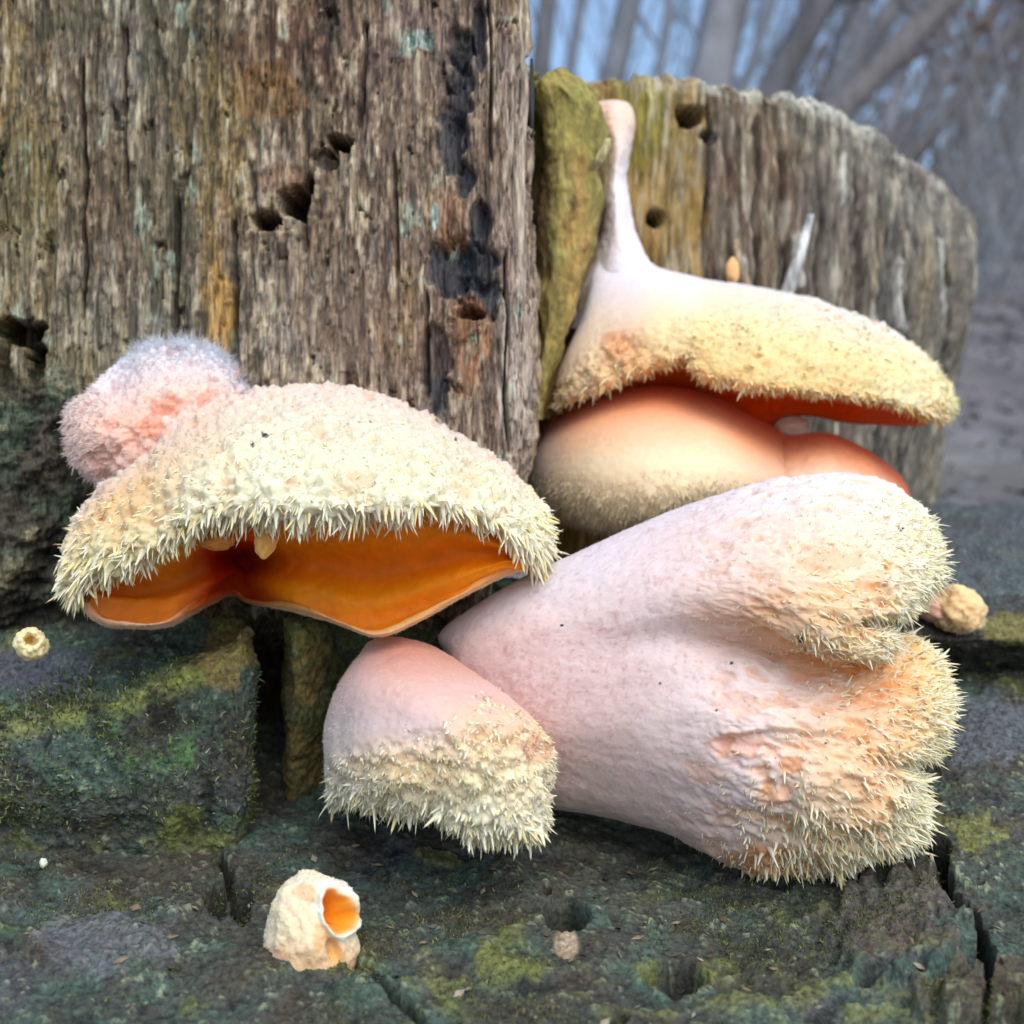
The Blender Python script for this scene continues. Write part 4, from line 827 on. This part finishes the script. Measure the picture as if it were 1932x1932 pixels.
# ------------------------------------------------------------------ moss fibres and crumbs
def tufts(p, dens, n, L, w, cols, parent, name, up=(0, -.1, .5)):
    i, j, pt = scatter(p, dens, n)
    D = unit(p.N[i, j]*.7+np.asarray(up)+RNG.normal(0, .55, (n, 3))); Lr = L*.01*RNG.uniform(.3, 1.2, n)
    S = unit(np.cross(D, RNG.normal(0, 1, (n, 3))))*(w*.01*RNG.uniform(.5, 1.3, n))[:, None]
    V = np.stack([pt-S, pt+S, pt+D*(Lr*.6)[:, None]+S*.8, pt+D*Lr[:, None]+unit(np.cross(D, S))*(Lr*.25)[:, None]], 1)
    cc = lin(np.array(cols))[RNG.integers(0, len(cols), n)]*RNG.uniform(.5, 1.3, (n, 1))
    C = np.repeat(cc[:, None], 4, 1); b = np.arange(n)*4
    F = np.stack([b, b+1, b+2, b+3], 1)
    obj(name, mesh_from(name, V, F, None, np.clip(C, 0, 1), M_moss, smooth=False), parent, kind='stuff')
MG = [(70, 88, 48), (96, 110, 52), (58, 72, 52), (84, 90, 76), (128, 134, 70), (60, 52, 42)]
tufts(BL, ss(1240, 1340, BL.py)*(1-ss(1500, 1600, BL.py))*(.3+ss(-.1, .3, BL.noise(1.2, seed=400))), 11000, .10, .010, MG+[(96, 126, 84), (150, 156, 124)], base, 'moss_fibres')
tufts(LEDGE, ss(-.05, .3, LEDGE.noise(.9, seed=401))*ss(1550, 1700, LEDGE.py)*(LEDGE.px > -60)*(LEDGE.px < 2000)*(LEDGE.py < 2000), 16000, .05, .007, MG, base, 'moss_fibres')

n = 260; i, j, pt = scatter(LEDGE, (LEDGE.py > 1600)*(LEDGE.py < 2050)*(LEDGE.px > -100)*(LEDGE.px < 2050)*1.0, n)
a = RNG.uniform(0, 6.28, n); L_ = RNG.uniform(.03, .11, n)*.01; W_ = L_*RNG.uniform(.2, .6, n)
t1_ = unit(np.stack([np.cos(a), np.sin(a), RNG.normal(0, .3, n)], -1)); t2_ = unit(np.cross(LEDGE.N[i, j], t1_))
q = pt+LEDGE.N[i, j]*.0003; hh = LEDGE.N[i, j]*(W_*.5)[:, None]
V = np.stack([q-t1_*L_[:, None], q-t2_*W_[:, None], q+t1_*L_[:, None], q+t2_*W_[:, None], q+hh], 1); b = np.arange(n)*5
F = np.concatenate([np.stack([b+k, b+(k+1) % 4, b+4], 1) for k in range(4)])
cc = lin(np.array([(92, 78, 62), (128, 112, 88), (60, 50, 42), (150, 140, 118), (84, 88, 78)]))[RNG.integers(0, 5, n)]
obj('bark_crumbs', mesh_from('bark_crumbs', V, None, F, np.repeat(cc[:, None], 5, 1), M_moss, smooth=False), base, kind='stuff')

# ------------------------------------------------------------------ hillside and woodland
def hill(x, y):    # metres
    return -.13+.30*np.maximum(y-.25, 0)*(1-.15*ss(4, 30, y))+.15*ss(1, 6, y)*vn(x*.35, y*.35, y*0, 500)-.05*x*0
gx = np.linspace(-1, 1, 160); gx = np.sign(gx)*np.abs(gx)**2*40; gy = np.concatenate([np.linspace(-6, .2, 12), .25+np.linspace(0, 1, 190)[1:]**2.2*60])
X, Y_ = np.meshgrid(gx, gy, indexing='ij'); Z = hill(X, Y_)+.03*fbm(X*3, Y_*3, X*0, 501, 4)*ss(.5, 2, Y_)
Z = np.where(Y_ < .35, np.minimum(Z, -.13), Z)
c1 = fbm(X*1.5, Y_*1.5, X*0, 502, 5, .6)[..., None]; c2 = fbm(X*.5, Y_*.5, X*0, 503, 3)[..., None]
C = lin((100, 98, 98))*(1+.2*c1)+np.array([.02, .012, 0])*c2
ground = obj('ground', mesh_from('ground', np.stack([X, Y_, Z], -1), grid_faces(len(gx), len(gy)), None, np.clip(C, 0, 1), M_litter), kind='structure')
n = 26000
lx = RNG.uniform(-.3, 3.2, n); ly = .45+RNG.random(n)**1.6*6; lx = lx*(ly+.6)/2.2
P0 = np.stack([lx, ly, hill(lx, ly)+.01], -1); a = RNG.uniform(0, 6.28, n); s_ = RNG.uniform(.003, .009, n)*(.6+ly*.25); til = RNG.normal(0, .35, (n, 2))
dx = np.stack([np.cos(a), np.sin(a), til[:, 0]], -1)*s_[:, None]; dy = np.stack([-np.sin(a), np.cos(a), til[:, 1]], -1)*s_[:, None]*.6
V = np.stack([P0-dx, P0-dy, P0+dx, P0+dy], 1); pal = lin(np.array([(118, 114, 110), (128, 124, 120), (104, 98, 92), (108, 108, 108), (122, 112, 102), (92, 88, 86)]))
C = np.repeat(pal[RNG.integers(0, len(pal), n)][:, None], 4, 1); b = np.arange(n)*4
obj('fallen_leaves', mesh_from('fallen_leaves', V, np.stack([b, b+1, b+2, b+3], 1), None, C, M_moss, smooth=False), kind='stuff')

def tubes(paths, rads, cols, sides=4):
    """many tapering tubes: paths (n, m, 3), rads (n, m)"""
    n, m = rads.shape; d = unit(np.gradient(paths, axis=1)); ref = np.array([.3, .9, .1])
    Xv = unit(np.cross(d, ref)); Yv = np.cross(d, Xv); V = []
    for k in range(sides):
        t = 2*math.pi*k/sides; V.append(paths+Xv*(math.cos(t)*rads)[..., None]+Yv*(math.sin(t)*rads)[..., None])
    V = np.stack(V, 2); idx = np.arange(n*m*sides).reshape(n, m, sides); nx = np.roll(idx, -1, 2)
    F = np.stack([idx[:, :-1], idx[:, 1:], nx[:, 1:], nx[:, :-1]], -1).reshape(-1, 4)
    C = np.broadcast_to(cols, (n, 3))[:, None, None]*np.ones((1, m, sides, 1))
    return V.reshape(-1, 3), F, C.reshape(-1, 3)
def grow(P0, D, L, m=7, wander=.15, rise=.1):
    n = len(P0); pts = [P0]; d = D.copy()
    for k in range(m-1):
        d = unit(d+RNG.normal(0, wander, (n, 3))+np.array([0, 0, rise])); pts.append(pts[-1]+d*(L/(m-1))[:, None])
    return np.stack(pts, 1)
def tree(label, xt, xb, dist, wpx, colr, ntw=160, leaf=0):
    k = T/966*dist*.01                     # metres per px at that distance
    top = np.array([(xt-966)*k, dist*.01, 966*k]); low = np.array([(xb-966)*k, dist*.01, (966-190)*k]); d = unit(top-low)
    zb = float(hill(np.array(low[0]), np.array(low[1]))); t = (zb-.1-low[2])/d[2]; b0 = low+d*t
    H = 5+dist*.004; m = 24; r0 = wpx*k/2
    tt = np.linspace(0, 1, m); path = b0+d*(tt*H)[:, None]
    wob = np.stack([vn(tt*5, tt*0, tt*0, int(xt)), vn(tt*5, tt*0, tt*0, int(xt)+1), tt*0], -1)*r0*.8; path = path+wob
    base_ = thing('bare_tree', label, 'tree', group='bare trees on the hillside')
    rad = r0*(1.15-.8*tt)+r0*.5*np.exp(-tt*H/.25); rad = rad*(1+.06*vn(tt*40, tt*0, tt*0, 7))
    V, F, C = tubes(path[None], rad[None], lin(colr), 12)
    obj('trunk', mesh_from('trunk', V, F, None, C*(1+.3*fbm(V[:, :1]*14, V[:, 1:2]*14, V[:, 2:]*3, 9, 4)), M_bark), base_)
    nb = 14; f = RNG.uniform(.12, .95, nb); i = (f*(m-1)).astype(int); P0 = path[i]
    a = RNG.uniform(0, 6.28, nb); D = unit(np.stack([np.cos(a)*.8+.25, np.sin(a)*.5, RNG.uniform(.4, 1.1, nb)], -1)); L = RNG.uniform(.6, 2.2, nb)*(.35+dist/900.)
    br = grow(P0, D, L, 9, .14, .06); rr = (rad[i]*.38)[:, None]*np.linspace(1, .2, 9)[None]
    V, F, C = tubes(br, rr, lin(colr), 5)
    ii = RNG.integers(0, nb, ntw); jj = RNG.integers(2, 9, ntw); P1 = br[ii, jj]; D1 = unit(D[ii]+RNG.normal(0, .6, (ntw, 3))+np.array([.1, 0, .3]))
    L1 = RNG.uniform(.2, .8, ntw)*(.35+dist/900.); tw = grow(P1, D1, L1, 6, .2, .03); r1 = (RNG.uniform(.0012, .0045, ntw)*(.4+dist/500.))[:, None]*np.linspace(1, .3, 6)[None]
    V2, F2, C2 = tubes(tw, r1, lin(colr)*1.1, 3)
    obj('branch_crown', mesh_from('branch_crown', np.concatenate([V, V2]), np.concatenate([F, F2+len(V)]), None, np.concatenate([C, C2]), M_bark), base_, kind='stuff')
    if leaf:
        q = tw[RNG.integers(0, ntw, leaf), RNG.integers(1, 6, leaf)]; s_ = .012+.00002*dist
        V = q[:, None]+RNG.normal(0, s_, (leaf, 4, 3)); b = np.arange(leaf)*4
        obj('dry_leaves', mesh_from('dry_leaves', V, np.stack([b, b+1, b+2, b+3], 1), None, np.broadcast_to(lin((126, 84, 62)), (leaf*4, 3)), M_moss, smooth=False), base_, kind='stuff')
TR = [('slim dark tree trunk just right of the tall stump edge', 1025, 1008, 330, 34, (84, 78, 74)),
 ('thin grey sapling beyond the mossy splinter', 1098, 1066, 600, 22, (104, 102, 104)),
 ('grey trunk directly behind the stump crack', 1196, 1150, 420, 46, (100, 96, 94)),
 ('broad grey trunk rising behind the middle of the rear wall', 1375, 1345, 330, 78, (108, 102, 98)),
 ('dark brown leaning trunk, the darkest one behind the rear wall', 1535, 1440, 260, 56, (76, 68, 62)),
 ('slender leaning sapling beside the dark brown trunk', 1462, 1400, 800, 20, (98, 94, 92)),
 ('leaning grey trunk at the right shoulder of the rear wall', 1690, 1570, 520, 40, (96, 90, 86)),
 ('thick steeply leaning brown trunk at upper right', 1800, 1610, 360, 52, (98, 86, 78)),
 ('slim trunk leaning behind the thick brown one', 1880, 1745, 650, 30, (100, 92, 88)),
 ('leaning trunk at the right frame edge with brown leaves', 1960, 1800, 430, 34, (96, 84, 76)),
 ('distant thin trunk above the middle of the crack', 1262, 1236, 900, 20, (110, 108, 110)),
 ('distant thin trunk between the dark and the brown trunks', 1640, 1580, 1000, 24, (104, 100, 98)),
 ('far slender trunk near the right shoulder of the wall', 1745, 1690, 1100, 24, (108, 102, 100))]
for k, (lb, xt, xb, ds, w, cl) in enumerate(TR): tree(lb, xt, xb, ds, w, tuple(q*1.0+w_ for q, w_ in zip(cl, (16, 24, 34))), 110, 220 if k in (7, 9) else 0)  # blue-grey shift puts distance haze into the bark colours
def shrub(label, px, dist, hgt, n, lean, colr, leaf=0):
    k = T/966*dist*.01; x0 = (px-966)*k; y0 = dist*.01; z0 = float(hill(np.array(x0), np.array(y0)))
    n = int(n*.5); colr = tuple(q*1.1+w_ for q, w_ in zip(colr, (8, 18, 28)))  # shrub colour lifted towards blue-grey, a painted haze
    b_ = thing('bare_shrub', label, 'shrub', group='bare shrubs on the hillside')
    P0 = np.stack([x0+RNG.normal(0, .12*hgt, n), y0+RNG.normal(0, .12*hgt, n), np.full(n, z0-.02)], -1)
    D = unit(np.stack([RNG.normal(lean, .35, n), RNG.normal(0, .3, n), np.ones(n)], -1)); st = grow(P0, D, RNG.uniform(.5, 1, n)*hgt, 10, .1, .02)
    V, F, C = tubes(st, (RNG.uniform(.002, .006, n)*hgt)[:, None]*np.linspace(1, .3, 10)[None], lin(colr), 4)
    obj('stems', mesh_from('stems', V, F, None, C, M_bark), b_, kind='stuff')
    m = n*6; i = RNG.integers(0, n, m); j = RNG.integers(3, 10, m)
    tw = grow(st[i, j], unit(D[i]+RNG.normal(0, .5, (m, 3))), RNG.uniform(.08, .3, m)*hgt, 5, .2, .02)
    V, F, C = tubes(tw, (RNG.uniform(.0006, .0015, m)*hgt)[:, None]*np.linspace(1, .4, 5)[None], lin(colr)*1.1, 3)
    obj('twigs', mesh_from('twigs', V, F, None, C, M_bark), b_, kind='stuff')
    if leaf:
        q = tw[RNG.integers(0, m, leaf), RNG.integers(1, 5, leaf)]; V = q[:, None]+RNG.normal(0, .010*hgt, (leaf, 4, 3)); b = np.arange(leaf)*4
        obj('dry_leaves', mesh_from('dry_leaves', V, np.stack([b, b+1, b+2, b+3], 1), None, np.broadcast_to(lin((128, 90, 70)), (leaf*4, 3)), M_moss, smooth=False), b_, kind='stuff')
for a in [('close bare brush on the slope at the right frame edge', 1880, 260, .8, 70, .1, (112, 104, 98)), ('low twiggy brush just right of the rear wall edge', 1850, 190, .5, 60, .3, (108, 102, 98)),
          ('leaning bare shrub right behind the rear wall shoulder', 1680, 420, 1.9, 60, .5, (112, 96, 86)), ('dense bare shrub on the slope at the right edge', 1830, 500, 2.4, 80, .6, (112, 98, 88), 300),
          ('bare shrub leaning out past the right frame edge', 1930, 380, 1.8, 60, .3, (108, 94, 84), 200), ('low distant brush behind the middle of the rear wall', 1450, 900, 3.4, 70, .35, (106, 100, 100)),
          ('distant brush right of the broad grey trunk', 1570, 1300, 5.0, 90, .4, (104, 98, 98)), ('distant brush behind the stump crack', 1180, 1200, 4.4, 70, .25, (108, 106, 110)),
          ('far brush at upper right on the hill crest', 1780, 1500, 5.5, 90, .45, (110, 100, 96))]: shrub(*a)
